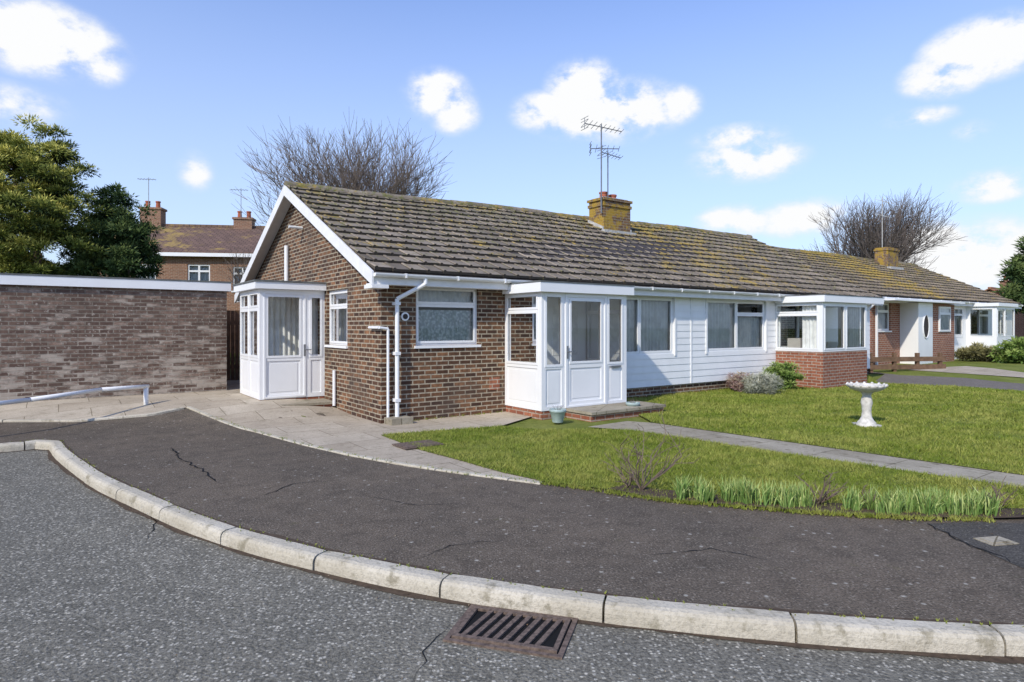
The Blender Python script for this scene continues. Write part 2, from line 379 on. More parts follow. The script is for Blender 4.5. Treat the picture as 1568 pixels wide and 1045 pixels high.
pl3=ext(pl1,pl2,1.65); pu3=ext(pu0,pu1,1.33)
lawnA=lf+[(4.6,5.1),pl3,pl2,pl1,pl0,P(900,660),P(830,660),P(765,655),P(680,661)]
lawnB=[pu0,pu1,pu3,(8.6,6.6),(12,8.2),(15.5,11.5),P(1640,603),P(1568,600),P(1460,593),P(1345,588),W(16.0,-.15),W(16.0,.05),W(4.6,.05),W(4.6,-.9)]
sheet('lawn',lawnA,.018,M['lawn'],.6)
sheet('lawn',lawnB,.018,M['lawn'],.6)
sheet('garden_path',[pl0,pl1,pl2,pl3,ext(pu3,pl3,.5),pu3,pu1,pu0,P(960,646),P(900,655)],.012,M['path'],.8)
edgepx=[(-80,646),(0,640),(120,632),(230,627),(290,622),(340,642),(400,663),(470,682),(540,698),(620,712),(700,724),(800,737),(830,741)]
conc=[P(*q) for q in edgepx]+[P(830,738),P(770,725),P(700,705),P(640,689),P(583,667),P(680,660),P(765,654),W(2.6,-.7),W(2.6,.1),W(.1,.1),W(.1,9),W(-1.3,9),W(-1.3,5.1),W(-12,5.1),W(-12,2.5)]
sheet('paving',conc,.010,M['conc'],.4)
stones('path_edging',[Vector(P(*q)) for q in edgepx[:5]],[(-.02,.03),(.05,.03),(.06,.02),(.06,-.05),(-.02,-.05)],.9,.012,M['kerb'],0,True)
stones('path_edging',[Vector(P(*q)) for q in edgepx[4:]],[(-.02,.018),(.04,.018),(.048,.01),(.048,-.05),(-.02,-.05)],.9,.012,M['kerb'],0,True)
sheet('driveway',[P(1330,589),P(1460,594),P(1568,601),P(1700,612),(24,14),(24,18),P(1568,588),P(1480,578),P(1380,572),W(18.7,5),W(16.7,5),W(16.7,-.3)],.004,M['drive'],1.0)
sheet('driveway',[P(1390,566),P(1568,577),(40,22),(40,25),P(1568,569),P(1480,561)],.004,M['conc'],2.0)
bed=[P(930,752),P(1000,766),P(1080,774),P(1200,784),P(1300,791),P(1400,796),P(1520,798),(4.6,5.08),(4.7,5.3),P(1520,783),P(1400,781),P(1300,776),P(1200,770),P(1100,762),P(1000,752),P(960,745)]
sheet('flower_bed',bed,.024,M['soil'],3)
sheet('tarmac_repair',[P(1420,803),P(1500,800),P(1640,806),P(1700,880),P(1568,872),P(1500,842)],.004,M['patch'],flat=True)
# ------------------------------------------------------------------ grass blades
def inpoly(pts,poly):
    x=pts[:,0];y=pts[:,1]; r=np.zeros(len(pts),bool); n=len(poly)
    for i in range(n):
        x0,y0=poly[i];x1,y1=poly[(i+1)%n]
        c=((y0>y)!=(y1>y))&(x<(x1-x0)*(y-y0)/((y1-y0) if abs(y1-y0)>1e-9 else 1e-9)+x0); r^=c
    return r
def blades(poly,dens,h,w,thin=.0):
    a=np.array(poly); lo=a.min(0)-.03; hi=a.max(0)+.03; n=int((hi-lo).prod()*dens)
    p=rng.uniform(lo,hi,(n,2)); p=p[inpoly(p+rng.normal(0,.018,p.shape),poly)]
    d=np.hypot(p[:,0],p[:,1]); p=p[rng.random(len(p))<np.clip(8.0/d,0,1)**1.5]
    q=p-np.array(C); la=q@np.array(D1); lb=q@np.array(D2)
    ok=~((la>11.0)&(la<13.5)&(lb>-1.35))&~((la>2.3)&(la<4.9)&(lb>-1.78))
    inb=inpoly(p,bed); ok&=~(inb&(rng.random(len(p))<.75))
    p=p[ok]; n=len(p); d=np.hypot(p[:,0],p[:,1])
    ang=rng.uniform(0,6.283,n); sc=np.clip(d/8,1,2.2)
    patch=.5+.25*np.sin(p[:,0]*1.7+2*np.sin(p[:,1]*2.3))*np.sin(p[:,1]*1.9+1.3*np.sin(p[:,0]*1.1))+.25*np.sin(p[:,0]*7.1+2*np.sin(p[:,1]*5.3))*np.sin(p[:,1]*6.3+2*np.sin(p[:,0]*4.9))
    hh=h*rng.uniform(.5,1.3,n)*(.45+1.1*patch); ww=w*sc*rng.uniform(.7,1.3,n)
    base=np.c_[p,np.full(n,.016)+np.array([g(x,y) for x,y in p])]
    dx=np.c_[np.cos(ang)*ww,np.sin(ang)*ww,np.zeros(n)]
    lean=np.c_[rng.normal(0,.6,n)*hh,rng.normal(0,.6,n)*hh,hh]
    return np.stack([base-dx,base+dx,base+lean],1),np.clip(rng.normal(.42,.24,n)+.45*(patch-.5),0,1)
t1,v1=blades(lawnA,5200,.036,.0040); t2,v2=blades(lawnB,3600,.038,.0045)
trimesh('lawn_grass',np.concatenate([t1,t2]),np.concatenate([v1,v2]),M['blade'])
# ------------------------------------------------------------------ walls and windows
def wall_grid(mb,Pt,d,n,Ln,z0,z1,ops,th,m=0,off=0,both=True):
    Pt=Vector(Pt);d=Vector(d);n=Vector(n)
    xs=sorted({0,Ln,*[o[0] for o in ops],*[o[1] for o in ops]}); zs=sorted({z0,z1,*[o[2] for o in ops],*[o[3] for o in ops]})
    def pt(s,o,z):
        q=Pt+d*s+n*(o+off); return (q.x,q.y,z)
    def filled(i,j):
        if i<0 or j<0 or i>=len(xs)-1 or j>=len(zs)-1: return False
        cx=(xs[i]+xs[i+1])/2; cz=(zs[j]+zs[j+1])/2
        return not any(o[0]<cx<o[1] and o[2]<cz<o[3] for o in ops)
    for i in range(len(xs)-1):
        for j in range(len(zs)-1):
            if not filled(i,j): continue
            a,b,c,e=xs[i],xs[i+1],zs[j],zs[j+1]
            mb.face([pt(a,0,c),pt(b,0,c),pt(b,0,e),pt(a,0,e)],m)
            if both: mb.face([pt(b,-th,c),pt(a,-th,c),pt(a,-th,e),pt(b,-th,e)],m)
            if not filled(i-1,j): mb.face([pt(a,-th,c),pt(a,0,c),pt(a,0,e),pt(a,-th,e)],m)
            if not filled(i+1,j): mb.face([pt(b,0,c),pt(b,-th,c),pt(b,-th,e),pt(b,0,e)],m)
            if not filled(i,j-1): mb.face([pt(a,0,c),pt(a,-th,c),pt(b,-th,c),pt(b,0,c)],m)
            if not filled(i,j+1): mb.face([pt(a,0,e),pt(b,0,e),pt(b,-th,e),pt(a,-th,e)],m)
def glazed(fr,gl,Pt,d,n,Ln,z0,z1,cells,th=.06,off=0,panels=(),sash=True,pm=0):
    wall_grid(fr,Pt,d,n,Ln,z0,z1,list(cells)+list(panels),th,off=off)
    Pv=Vector(Pt);d=Vector(d);n=Vector(n)
    def pt(s,o,z):
        q=Pv+d*s+n*(o+off); return (q.x,q.y,z)
    for c in cells:
        a,b,e,f=c; tw=random.uniform(-.002,.002)
        gl.face([pt(a-.005,-th*.5+tw,e-.005),pt(b+.005,-th*.5-tw,e-.005),pt(b+.005,-th*.5-tw,f+.005),pt(a-.005,-th*.5+tw,f+.005)])
        if sash:
            q=Pv+d*(a-.022); wall_grid(fr,q,d,n,(b-a)+.044,e-.022,f+.022,[(.04,.04+(b-a)-.036,e+.018,f-.018)],.02,off=off+.010)
    for a,b,e,f in panels:
        wall_grid(fr,Pv+d*a,d,n,b-a,e,f,[],.03,off=off-.015)
        if b-a>.2: wall_grid(fr,Pv+d*(a+.05),d,n,b-a-.1,e+.05,f-.05,[],.004,off=off-.009)
def curtain(mb,Pt,d,n,s0,s1,z0,z1,off,amp=.02,wl=.09,m=0):
    Pv=Vector(Pt);d=Vector(d);n=Vector(n); k=max(4,int((s1-s0)/.018)); pr=None; ph=random.random()*6
    for i in range(k+1):
        s_=s0+(s1-s0)*i/k; o=off+amp*math.sin(s_/wl*6.283+ph+.8*math.sin(s_*7)); q=Pv+d*s_+n*o
        cur=((q.x,q.y,z0),(q.x,q.y,z1))
        if pr: mb.face([pr[0],cur[0],cur[1],pr[1]],m)
        pr=cur
X=(1,0);Yv=(0,1);FN=(0,-1);SN=(-1,0)
def roofbuild(parent,a0,a1,b0,b1,ze,zr0,zr1,tm,prefix='',ridge=True):
    bmid=(b0+b1)/2
    def R(a,t,side,lift=0):
        zr=zr0+(zr1-zr0)*(a-a0)/(a1-a0)-.018*math.sin(a*.9)*t; bb=b0+(bmid-b0)*t if side==0 else b1+(bmid-b1)*t
        return (a,bb,ze+(zr-ze)*t+lift)
    mb=MB(); nr=14; w=.30
    pf=[(0,0),(.05,.018),(.15,.018),(.2,0),(.96,0),(1,-.012)]
    for side in(0,1):
        for k in range(nr):
            t0=k/nr; t1=min(1,(k+1)/nr+.012); rowj=random.uniform(-.04,.04)
            x=a0-(w/2 if k%2 else 0)+rowj
            while x<a1-.01:
                l=max(x,a0); r=min(x+w-.004,a1); dz=random.uniform(-.005,.008); tl=random.uniform(-.005,.005)
                dt=random.uniform(-.0022,.0022); va=min(1,max(.12,random.gauss(.5,.2)))
                if r-l>.02:
                    pr=None
                    for fx,fz in pf:
                        aa=l+(r-l)*fx; cur=(R(aa,t0+dt,side,.056+fz+dz+tl*fx),R(aa,t1,side,.010+fz*.8),R(aa,t0+dt+.003,side,.006))
                        if pr:
                            mb.face([pr[0],cur[0],cur[1],pr[1]],0,va); mb.face([pr[2],cur[2],cur[0],pr[0]],0,.0)  # front edge gets the lowest tone: shadow line painted into the tile colour
                        pr=cur
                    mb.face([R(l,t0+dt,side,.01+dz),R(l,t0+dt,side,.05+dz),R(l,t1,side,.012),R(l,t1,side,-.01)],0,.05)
                x+=w
    mb.build(prefix+'roof_tiles',tm,parent)
    mb=MB()
    x=a0
    while x<a1:
        e=min(x+.445,a1); rows=[]; dz=random.uniform(-.010,.010); va=random.uniform(.2,.9)
        for xx,rr in((x,.125),(e,.118)):
            zr=R(xx,1,0)[2]
            rows.append([(xx,bmid+rr*1.15*math.cos(q),zr-.03+dz+rr*math.sin(q)) for q in [math.pi*i/8 for i in range(9)]])
        for i in range(8): mb.face([rows[0][i],rows[1][i],rows[1][i+1],rows[0][i+1]],0,va)
        mb.face(rows[0],0,va); mb.face(rows[1],0,va); x+=.45
    mb.build(prefix+'ridge_tiles',tm,parent)
    mb=MB()
    for side in (0,1):
        mb.hexa([R(a0,0,side,-.04),R(a1,0,side,-.04),R(a1,1,side,-.04),R(a0,1,side,-.04),R(a0,0,side,-.02),R(a1,0,side,-.02),R(a1,1,side,-.02),R(a0,1,side,-.02)])
    mb.build(prefix+'roof_deck',M['dark'],parent)
    mb=MB()
    for xa,xb in((a0-.03,a0),(a1,a1+.03)):
        for side in(0,1):
            def q(t,l,x): return R(x,t,side,l)
            mb.hexa([q(0,-.22,xa),q(0,-.22,xb),q(1,-.22,xb),q(1,-.22,xa),q(0,-.005,xa),q(0,-.005,xb),q(1,-.005,xb),q(1,-.005,xa)])
    for xa,xb in((a0+.002,.0),(a1-.25,a1-.002)):
        for side in (0,1):
            mb.hexa([R(xa,.02,side,-.10),R(xb,.02,side,-.10),R(xb,1,side,-.10),R(xa,1,side,-.10),R(xa,.02,side,-.045),R(xb,.02,side,-.045),R(xb,1,side,-.045),R(xa,1,side,-.045)])
    mb.box(a0+.001,a1-.001,b0+.03,b0+.06,ze-.20,ze-.045)
    mb.box(a0+.001,a1-.001,b1-.06,b1-.03,ze-.20,ze-.045)
    mb.box(a0+.001,a1-.001,b0+.061,-.001,ze-.198,ze-.18)
    mb.box(a0+.001,a1-.001,b1-.3,b1-.061,ze-.198,ze-.18)
    mb.box(a0-.03,-.005,b0-.01,-.0,ze-.26,ze-.203)
    mb.build(prefix+'fascia_boards',M['wpaint'],parent)
    mb=MB()
    for i in range(8):
        t0=math.pi+math.pi*i/8; t1=math.pi+math.pi*(i+1)/8; r=.058; cy=b0-.03; cz=ze-.03
        for rr in (r,r-.008):
            mb.face([(a0,cy+rr*math.cos(t0),cz+rr*math.sin(t0)),(a1,cy+rr*math.cos(t0),cz+rr*math.sin(t0)),(a1,cy+rr*math.cos(t1),cz+rr*math.sin(t1)),(a0,cy+rr*math.cos(t1),cz+rr*math.sin(t1))])
    for aa in(a0,a1): mb.face([(aa,b0-.03+.058*math.cos(math.pi+math.pi*i/8),ze-.03+.058*math.sin(math.pi+math.pi*i/8)) for i in range(9)])
    x=a0+.5
    while x<a1: mb.box(x,x+.022,b0-.092,b0+.03,ze-.092,ze-.022); x+=.95
    mb.build(prefix+'gutter',M['white'],parent)
    return R
DEP=8.64; BM=4.32
H=root('brick_bungalow',(C.x,C.y,0),TH)
A1=16.3
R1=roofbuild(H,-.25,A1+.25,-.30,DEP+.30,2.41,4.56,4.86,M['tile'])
mb=MB(); fr=MB(); gl=MB(); cu=MB()
w1=(.62,1.85,1.24,2.24)
wall_grid(mb,(0,0),X,FN,4.5,-.1,2.235,[w1],.24)
wall_grid(mb,(4.5,0),X,FN,A1-4.5,-.1,.25,[],.24)
sw=(1.43,2.50,1.21,2.24); 
wall_grid(mb,(0,.241),Yv,SN,DEP-.241,-.1,2.3,[(sw[0]-.241,sw[1]-.241,sw[2],sw[3])],.24)
mb.face([(0,0,2.3),(0,DEP,2.3),(0,DEP,2.41),(0,BM,4.45),(0,0,2.41)])
mb.face([(0,0,2.235),(0,.241,2.235),(0,.241,2.3),(0,0,2.3)])
wall_grid(mb,(A1,0.0),Yv,(1,0),DEP,-.1,2.3,[],.24)
mb.face([(A1,0,2.3),(A1,DEP,2.3),(A1,DEP,2.41),(A1,BM,4.7),(A1,0,2.41)])
wall_grid(mb,(0,DEP),X,(0,1),A1,-.1,2.3,[],.24)
mb.build('brick_walls',M['brick'],H)
mb=MB(); 
bx0,bx1,bd=11.1,13.38,1.29
wall_grid(mb,(bx0,-bd),X,FN,bx1-bx0,-.1,.92,[],.15); wall_grid(mb,(bx0,-bd+.151),Yv,SN,bd-.151-.03,-.1,.92,[],.15); wall_grid(mb,(bx1,-bd+.151),Yv,(1,0),bd-.151-.03,-.1,.92,[],.15)
mb.build('bay_brick_base',M['brick_red'],H)
w3=(5.15,7.05,.95,2.2); w4=(8.22,10.63,.96,2.2); w5=(11.3,13.2,.96,2.2)
ops=[w3,w4,w5]
mb=MB(); z=.25; pitch=.15
zs=set([.25,2.2,2.235]); k=0
while .25+k*pitch<2.235: zs.add(round(.25+k*pitch,4)); k+=1
zs|={.95,.96}; zs=sorted(zs)
for a,b in zip(zs[:-1],zs[1:]):
    if b-a<.001: continue
    mid=(a+b)/2; k=int((mid-.25)/pitch+1e-6); zb=.25+k*pitch
    def o(zz): 
        fct=(zz-zb)/pitch; return -(.044-.010*max(0,min(1,fct)))
    xs=[4.5]
    for (s0_,s1_,e,f) in sorted(ops):
        if e<mid<f: xs+=[s0_,s1_]
    xs+=[A1]
    for i in range(0,len(xs),2):
        l,r=xs[i],xs[i+1]
        for l2,r2 in ([(l,min(r,7.62)),(max(l,7.66),r)] if l<7.62 and r>7.66 else [(l,r)]):
            mb.face([(l2,o(a),a),(r2,o(a),a),(r2,o(b),b),(l2,o(b),b)])
            if abs(a-zb)<1e-4: mb.face([(l2,-.02,a),(r2,-.02,a),(r2,o(a),a),(l2,o(a),a)])
wall_grid(mb,(4.5,0),X,FN,A1-4.5,.25,2.235,[(q[0]-4.5,q[1]-4.5,q[2],q[3]) for q in ops],.2,off=-.003)
mb.box(7.62,7.66,-.054,0,.25,2.23); mb.box(4.46,4.499,-.06,0,.25,2.23)
for q in ops:
    for x0,x1 in((q[0]-.05,q[0]),(q[1],q[1]+.05)): mb.box(x0,x1,-.062,-.0,q[2]-.05,q[3]+.02)
mb.build('white_cladding',M['clad'],H)
def window(P0,d,n,q,cells,rec=.06,sill=True,th=.06):
    glazed(fr,gl,Vector(P0)+Vector(d)*q[0],d,n,q[1]-q[0],q[2],q[3],cells,th,off=-rec)
    if sill: 
        dd=Vector(d)*(q[0]-.03); pp=Vector(P0)+dd
        wall_grid(fr,pp,d,n,q[1]-q[0]+.06,q[2]-.045,q[2]-.002,[],.12,off=.035)
def cl(q,cols,tr=None,fr_=.055):
    out=[]; w=q[1]-q[0]
    for i in range(len(cols)-1):
        l=cols[i]*w+(fr_ if i==0 else fr_/2); r=cols[i+1]*w-(fr_ if i==len(cols)-2 else fr_/2)
        t=tr[i] if tr else None
        if t: out+=[(l,r,q[2]+fr_,t-fr_/2),(l,r,t+fr_/2,q[3]-fr_)]
        else: out.append((l,r,q[2]+fr_,q[3]-fr_))
    return out
window((0,0),X,FN,w1,cl(w1,[0,1],[1.93]))
window((0,0),Yv,SN,sw,cl(sw,[0,1],[1.93]))
window((0,0),X,FN,w3,cl(w3,[0,.42,1],None),rec=0,sill=True)
window((0,0),X,FN,w4,cl(w4,[0,.5,1],[None,1.86]),rec=0)
window((0,0),X,FN,w5,cl(w5,[0,.5,1],None),rec=0)
curtain(cu,(0,0),X,FN,w1[0]-.02,w1[1]+.02,1.24,1.84,-.15,.012,.07,0); curtain(cu,(0,0),X,FN,w1[0]-.02,w1[1]+.02,1.96,2.25,-.17,.012,.1,1)
curtain(cu,(0,0),Yv,SN,sw[0],sw[1],1.2,2.25,-.15,.012,.08,0)
curtain(cu,(0,0),X,FN,5.1,w3[1]+.02,.9,2.25,-.11,.022,.11,1)
curtain(cu,(0,0),X,FN,w4[0]-.02,9.42,.9,2.25,-.11,.022,.12,1); curtain(cu,(0,0),X,FN,9.5,w4[1],.9,1.80,-.12,.02,.1,1)
pa0,pa1,pd=2.42,4.45,1.07; pz0,pz1=.13,2.14
zr=.86
glazed(fr,gl,(pa0,-pd+.061),Yv,SN,pd-.063,pz0,pz1,[(.06,pd-.13,zr+.06,1.80),(.06,pd-.13,1.87,pz1-.05)],.06,panels=[(.06,pd-.13,pz0+.08,zr-.02)])
glazed(fr,gl,(pa1,-pd+.061),Yv,(1,0),pd-.063,pz0,pz1,[(.06,pd-.13,zr+.06,1.80),(.06,pd-.13,1.87,pz1-.05)],.06,panels=[(.06,pd-.13,pz0+.08,zr-.02)])
glazed(fr,gl,(pa0,-pd),X,FN,pa1-pa0,pz0,pz1,[(.09,.44,zr+.03,pz1-.06),(.64,1.38,zr+.07,pz1-.12),(1.56,1.91,zr+.03,pz1-.06)],.06,panels=[(.09,.44,pz0+.07,zr-.03),(.64,1.38,pz0+.12,zr-.03),(1.56,1.91,pz0+.07,zr-.03)])
wall_grid(fr,(pa0+.52,-pd),X,FN,.98,pz0+.02,pz1-.03,[(.045,.935,pz0+.05,pz1-.07)],.02,off=.016)
fr.box(pa0-.10,pa1+.10,-pd-.10,-.062,2.14,2.30); 
bz0=.925
glazed(fr,gl,(bx0,-bd+.061),Yv,SN,bd-.063,bz0,2.16,[(.07,bd-.13,bz0+.07,1.84),(.07,bd-.13,1.92,2.1)],.06)
glazed(fr,gl,(bx1,-bd+.061),Yv,(1,0),bd-.063,bz0,2.16,[(.07,.6,bz0+.07,2.1),(.68,bd-.13,bz0+.07,2.1)],.06)
glazed(fr,gl,(bx0,-bd),X,FN,bx1-bx0,bz0,2.16,[(.10,1.06,bz0+.07,2.08),(1.18,bx1-bx0-.1,bz0+.07,2.08)],.06)
fr.box(bx0-.1,bx1+.75,-bd-.10,-.062,2.165,2.33)
la,lb0,lb1=-1.2,2.6,4.12; lz0,lz1=.22,2.24
glazed(fr,gl,(la,lb0),X,FN,-la-.002,lz0,lz1,[(.13,.73,1.0,2.12),(.93,1.13,1.0,2.12)],.06,panels=[(.13,.73,.30,.92),(.93,1.13,.30,.92)])
wall_grid(fr,(la+.07,lb0),X,FN,.76,lz0+.02,lz1-.05,[(.03,.73,lz0+.05,lz1-.08)],.02,off=.016)
glazed(fr,gl,(la,lb0+.061),Yv,SN,lb1-lb0-.061,lz0,lz1,[(.06,.66,1.0,1.86),(.06,.66,1.93,2.17),(.78,1.38,1.0,1.86),(.78,1.38,1.93,2.17)],.06,panels=[(.06,.66,.30,.92),(.78,1.38,.30,.92)])
wall_grid(fr,(la+.001,lb1),X,(0,1),-la-.002,lz0,lz1,[],.06,off=-.001)
fr.box(la-.10,-.003,lb0-.10,lb1+.08,2.245,2.37)
fr.build('upvc_frames',M['white'],H); gl.build('window_glass',M['glass'],H,uv=False); cu.build('curtains',[M['curtain'],M['curt2']],H,smooth=False)
mb=MB()
for x_,y_ in((pa0+.56,-pd-.016),(la+.81,lb0-.016)):
    mb.box(x_-.018,x_+.018,y_-.012,y_-.001,1.0,1.22); mb.tube((x_,y_-.01,1.12),(x_,y_-.05,1.12),.010,n=8); mb.tube((x_,y_-.05,1.12),(x_+.11,y_-.05,1.12),.010,n=8)
mb.box(pa0+1.62,pa0+1.86,-pd-.022,-pd-.001,.80,.84)
mb.build('door_handles_and_letterbox',M['metal'],H)
mb=MB(); mb.box(la-.12,-.003,lb0-.12,lb1+.1,2.373,2.40); mb.box(pa0-.11,pa1+.11,-pd-.11,-.31,2.303,2.325); mb.box(bx0-.11,bx1+.76,-bd-.11,-.31,2.333,2.35)
mb.build('flat_roof_felt',M['felt'],H)
mb=MB(); mb.box(pa0+.01,pa1-.01,-pd+.01,-.01,-.1,.125); mb.box(la+.01,-.01,lb0+.01,lb1-.01,-.1,.215)
mb.build('porch_plinth',M['brick_red'],H)
mb=MB(); mb.box(3.28,4.36,-.05,-.001,.14,2.12,0); mb.box(3.50,4.14,-.056,-.05,1.0,1.95,1); mb.box(-.05,-.001,3.0,3.8,.23,2.2,0); mb.box(-.056,-.05,3.2,3.6,1.1,2.0,1)
mb.box(1.0+bx0,1.5+bx0,-.9,-.5,.5,1.15,0);mb.box(bx0+.2,bx0+.6,-.6,-.25,.3,1.25,2); mb.box(bx0+.15,bx1-.15,-bd+.15,-.1,-.08,.25,2)
mb.build('inner_doors',[M['white'],M['curt2'],M['interior']],H)
mb=MB()
curtain(mb,(la,lb0),X,FN,.10,1.15,.95,2.2,-1.0,.02,.11,0); curtain(mb,(bx0,0),Yv,SN,-1.18,-.7,1.0,2.1,-.12,.02,.1,0); curtain(mb,(0,-bd),X,FN,bx1-.75,bx1-.1,1.0,2.1,-.14,.02,.1,0)
mb.build('porch_curtains',M['curt2'],H)
mb=MB(); mb.face([(.25,.25,.12),(A1-.25,.25,.12),(A1-.25,DEP-.25,.12),(.25,DEP-.25,.12)]); mb.face([(.25,3.9,.12),(A1-.25,3.9,.12),(A1-.25,3.9,2.3),(.25,3.9,2.3)]); mb.face([(.25,.25,2.31),(A1-.25,.25,2.31),(A1-.25,DEP-.25,2.31),(.25,DEP-.25,2.31)])
mb.build('interior_rooms',M['interior'],H)
mb=MB(); mb.box(2.95,4.72,-1.72,-1.09,-.05,.10,1); mb.box(2.92,4.75,-1.76,-1.08,.10,.145,0)
mb.box(-.95,-.05,2.0,2.585,.0,.13,1); mb.box(-.98,-.03,1.97,2.59,.13,.175,0)
mb.box(.05,.42,-.30,-.02,-.02,.11,0)
mb.build('door_steps',[M['path'],M['brick_red']],H)
mb=MB()
mb.tube((.62,-.33,2.33),(.62,-.33,2.24),.034,n=10); mb.path([(.62,-.33,2.24),(.24,-.09,2.00),(.24,-.09,.10)],.034,10)
for z_ in(1.9,1.1,.35): mb.box(.195,.285,-.13,-.0,z_,z_+.05)
mb.path([(.10,-.05,.08),(.10,-.05,1.52),(-.05,-.05,1.54),(-.05,.35,1.54)],.022)
mb.path([(-.05,1.95,.1),(-.05,1.95,.75)],.03)
mb.tube((-.06,4.9,2.4),(-.06,4.9,3.35),.045,n=10); mb.tube((-.02,3.9,3.62),(-.3,3.9,3.62),.03)
mb.path([(15.9,-.33,2.33),(15.9,-.33,2.22),(15.9,-.09,2.0),(15.9,-.09,.1)],.034,10)
mb.build('downpipes',M['white'],H,smooth=False)
mb=MB(); mb.tube((.42,-.001,1.72),(.42,-.02,1.72),.07,n=20); mb.tube((.42,-.02,1.72),(.42,-.024,1.72),.045,n=16,m=1); mb.box(2.08,2.30,-.008,.02,.42,.64,2)
mb.build('number_plate_and_vents',[M['white'],M['dark'],M['brick_red']],H)
mb=MB(); ca0,ca1,cb0,cb1=8.12,9.17,3.3,3.9
mb.box(ca0,ca1,cb0,cb1,3.9,5.08,0); mb.box(ca0-.03,ca1+.03,cb0-.03,cb1+.03,4.92,5.0,0); mb.box(ca0-.045,ca1+.045,cb0-.045,cb1+.045,5.083,5.15,0)
mb.box(ca0+.05,ca1-.05,cb0+.05,cb1-.05,5.152,5.19,1)
mb.lathe([(.12,0),(.11,.14),(.13,.15),(.13,.19),(.09,.19),(.09,.0)],(ca0+.28,3.6,5.18),16,2); mb.lathe([(.12,0),(.11,.10),(.13,.11),(.13,.15),(.09,.15),(.09,.0)],(ca0+.62,3.6,5.18),16,2)
def rz(b): return 2.41+(b+.3)*.4735
mb.box(ca0-.10,ca1+.10,cb0-.14,cb0-.002,rz(cb0)-.12,rz(cb0)+.12,1)
for x0,x1 in((ca0-.05,ca0-.002),(ca1+.002,ca1+.05)):
    mb.hexa([(x0,cb0,rz(cb0)-.1),(x1,cb0,rz(cb0)-.1),(x1,cb1,rz(cb1)-.1),(x0,cb1,rz(cb1)-.1),(x0,cb0,rz(cb0)+.22),(x1,cb0,rz(cb0)+.22),(x1,cb1,rz(cb1)+.2),(x0,cb1,rz(cb1)+.2)],1)
mb.build('chimney_stack',[M['brick_chim'],M['lead'],M['terra']],H)
mb=MB()
def yagi(c,dr,ln,n,el):
    c=Vector(c);dr=Vector(dr).normalized(); side=dr.cross(Vector((0,0,1))).normalized()
    mb.tube(c-dr*ln/2,c+dr*ln/2,.013,n=5)
    for i in range(n):
        p=c+dr*(ln*(i/(n-1)-.5)); e=el*(1-.35*i/(n-1)); sd_=(side+Vector((0,0,.35))).normalized(); mb.tube(p-sd_*e/2,p+sd_*e/2,.007,n=4)
    p=c-dr*ln/2; mb.tube(p-Vector((0,0,.16)),p+Vector((0,0,.16)),.008,n=4); 
    for s_ in(-.15,-.07,.07,.15): mb.tube(p+Vector((0,0,s_))-side*.18,p+Vector((0,0,s_))+side*.18,.007,n=4)
mb.tube((8.02,3.3,4.7),(8.02,3.3,7.15),.022,n=6); mb.tube((8.42,3.45,5.1),(8.42,3.45,6.5),.020,n=6)
yagi((8.1,3.3,7.08),(1,-.15,-.04),1.25,9,.36); yagi((8.15,3.3,6.50),(.9,-.6,.0),.8,6,.4); yagi((8.55,3.45,6.42),(1,.0,-.06),.75,7,.34)
mb.build('tv_aerials',M['metal'],H)
# ------------------------------------------------------------------ neighbour block
H2p=W(18.9,1.1); H2=root('brick_bungalow',(H2p[0],H2p[1],.2),TH); L2=14.4
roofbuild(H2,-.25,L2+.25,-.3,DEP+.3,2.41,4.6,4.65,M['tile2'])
mb=MB(); fr=MB(); gl=MB(); cu=MB()
o2=[(.5,1.5,1.2,2.2)]
wall_grid(mb,(0,0),X,FN,5.6,-.3,2.235,o2,.2); wall_grid(mb,(0,.201),Yv,SN,DEP-.2,-.3,2.3,[],.2); wall_grid(mb,(L2,.0),Yv,(1,0),DEP,-.3,2.3,[],.2); wall_grid(mb,(0,DEP),X,(0,1),L2,-.3,2.3,[],.2)
mb.face([(0,0,2.3),(0,DEP,2.3),(0,DEP,2.41),(0,BM,4.5),(0,0,2.41)]); mb.face([(L2,0,2.3),(L2,DEP,2.3),(L2,DEP,2.41),(L2,BM,4.5),(L2,0,2.41)])
mb.face([(0,0,2.235),(0,.201,2.235),(0,.201,2.3),(0,0,2.3)])
mb.box(3.55,5.75,-.55,-.001,-.3,2.22)
mb.build('brick_walls',M['brick_red'],H2)
mb=MB(); o3=[(6.3-5.6,8.2-5.6,.95,2.15),(9.0-5.6,11.2-5.6,.95,2.15),(12.0-5.6,13.6-5.6,.95,2.15)]
wall_grid(mb,(5.76,0),X,FN,L2-5.76,-.3,2.235,[(q[0]-.16,q[1]-.16,q[2],q[3]) for q in o3],.2,off=.02); mb.build('white_cladding',M['clad'],H2)
for q in o2: window((0,0),X,FN,q,cl(q,[0,1],[1.9])); curtain(cu,(0,0),X,FN,q[0],q[1],q[2],q[3],-.17,.015,.1)
q=(4.2,5.3,1.15,2.12); glazed(fr,gl,(4.2,-.57),X,FN,1.1,1.15,2.12,cl((0,1.1,1.15,2.12),[0,1],[1.85]),.04,off=.02)
for q in o3:
    q=(q[0]+5.6,q[1]+5.6,q[2],q[3]); window((0,0),X,FN,q,cl(q,[0,.5,1],[None,1.85]),rec=-.02); curtain(cu,(0,0),X,FN,q[0],q[0]+.6,q[2],q[3],-.2,.02,.1); curtain(cu,(0,0),X,FN,q[1]-.6,q[1],q[2],q[3],-.2,.02,.1)
fr.box(2.25,3.5,-.62,-.001,-.1,2.22)
glazed(fr,gl,(8.6,-1.1),X,FN,2.2,-.1,2.2,[(.1,.9,.95,2.1),(1.0,2.1,.95,2.1)],.06); glazed(fr,gl,(8.6,-1.04),Yv,SN,1.02,-.1,2.2,[(.08,.9,.95,2.1)],.06)
fr.box(8.5,10.9,-1.2,-.065,2.2,2.34)
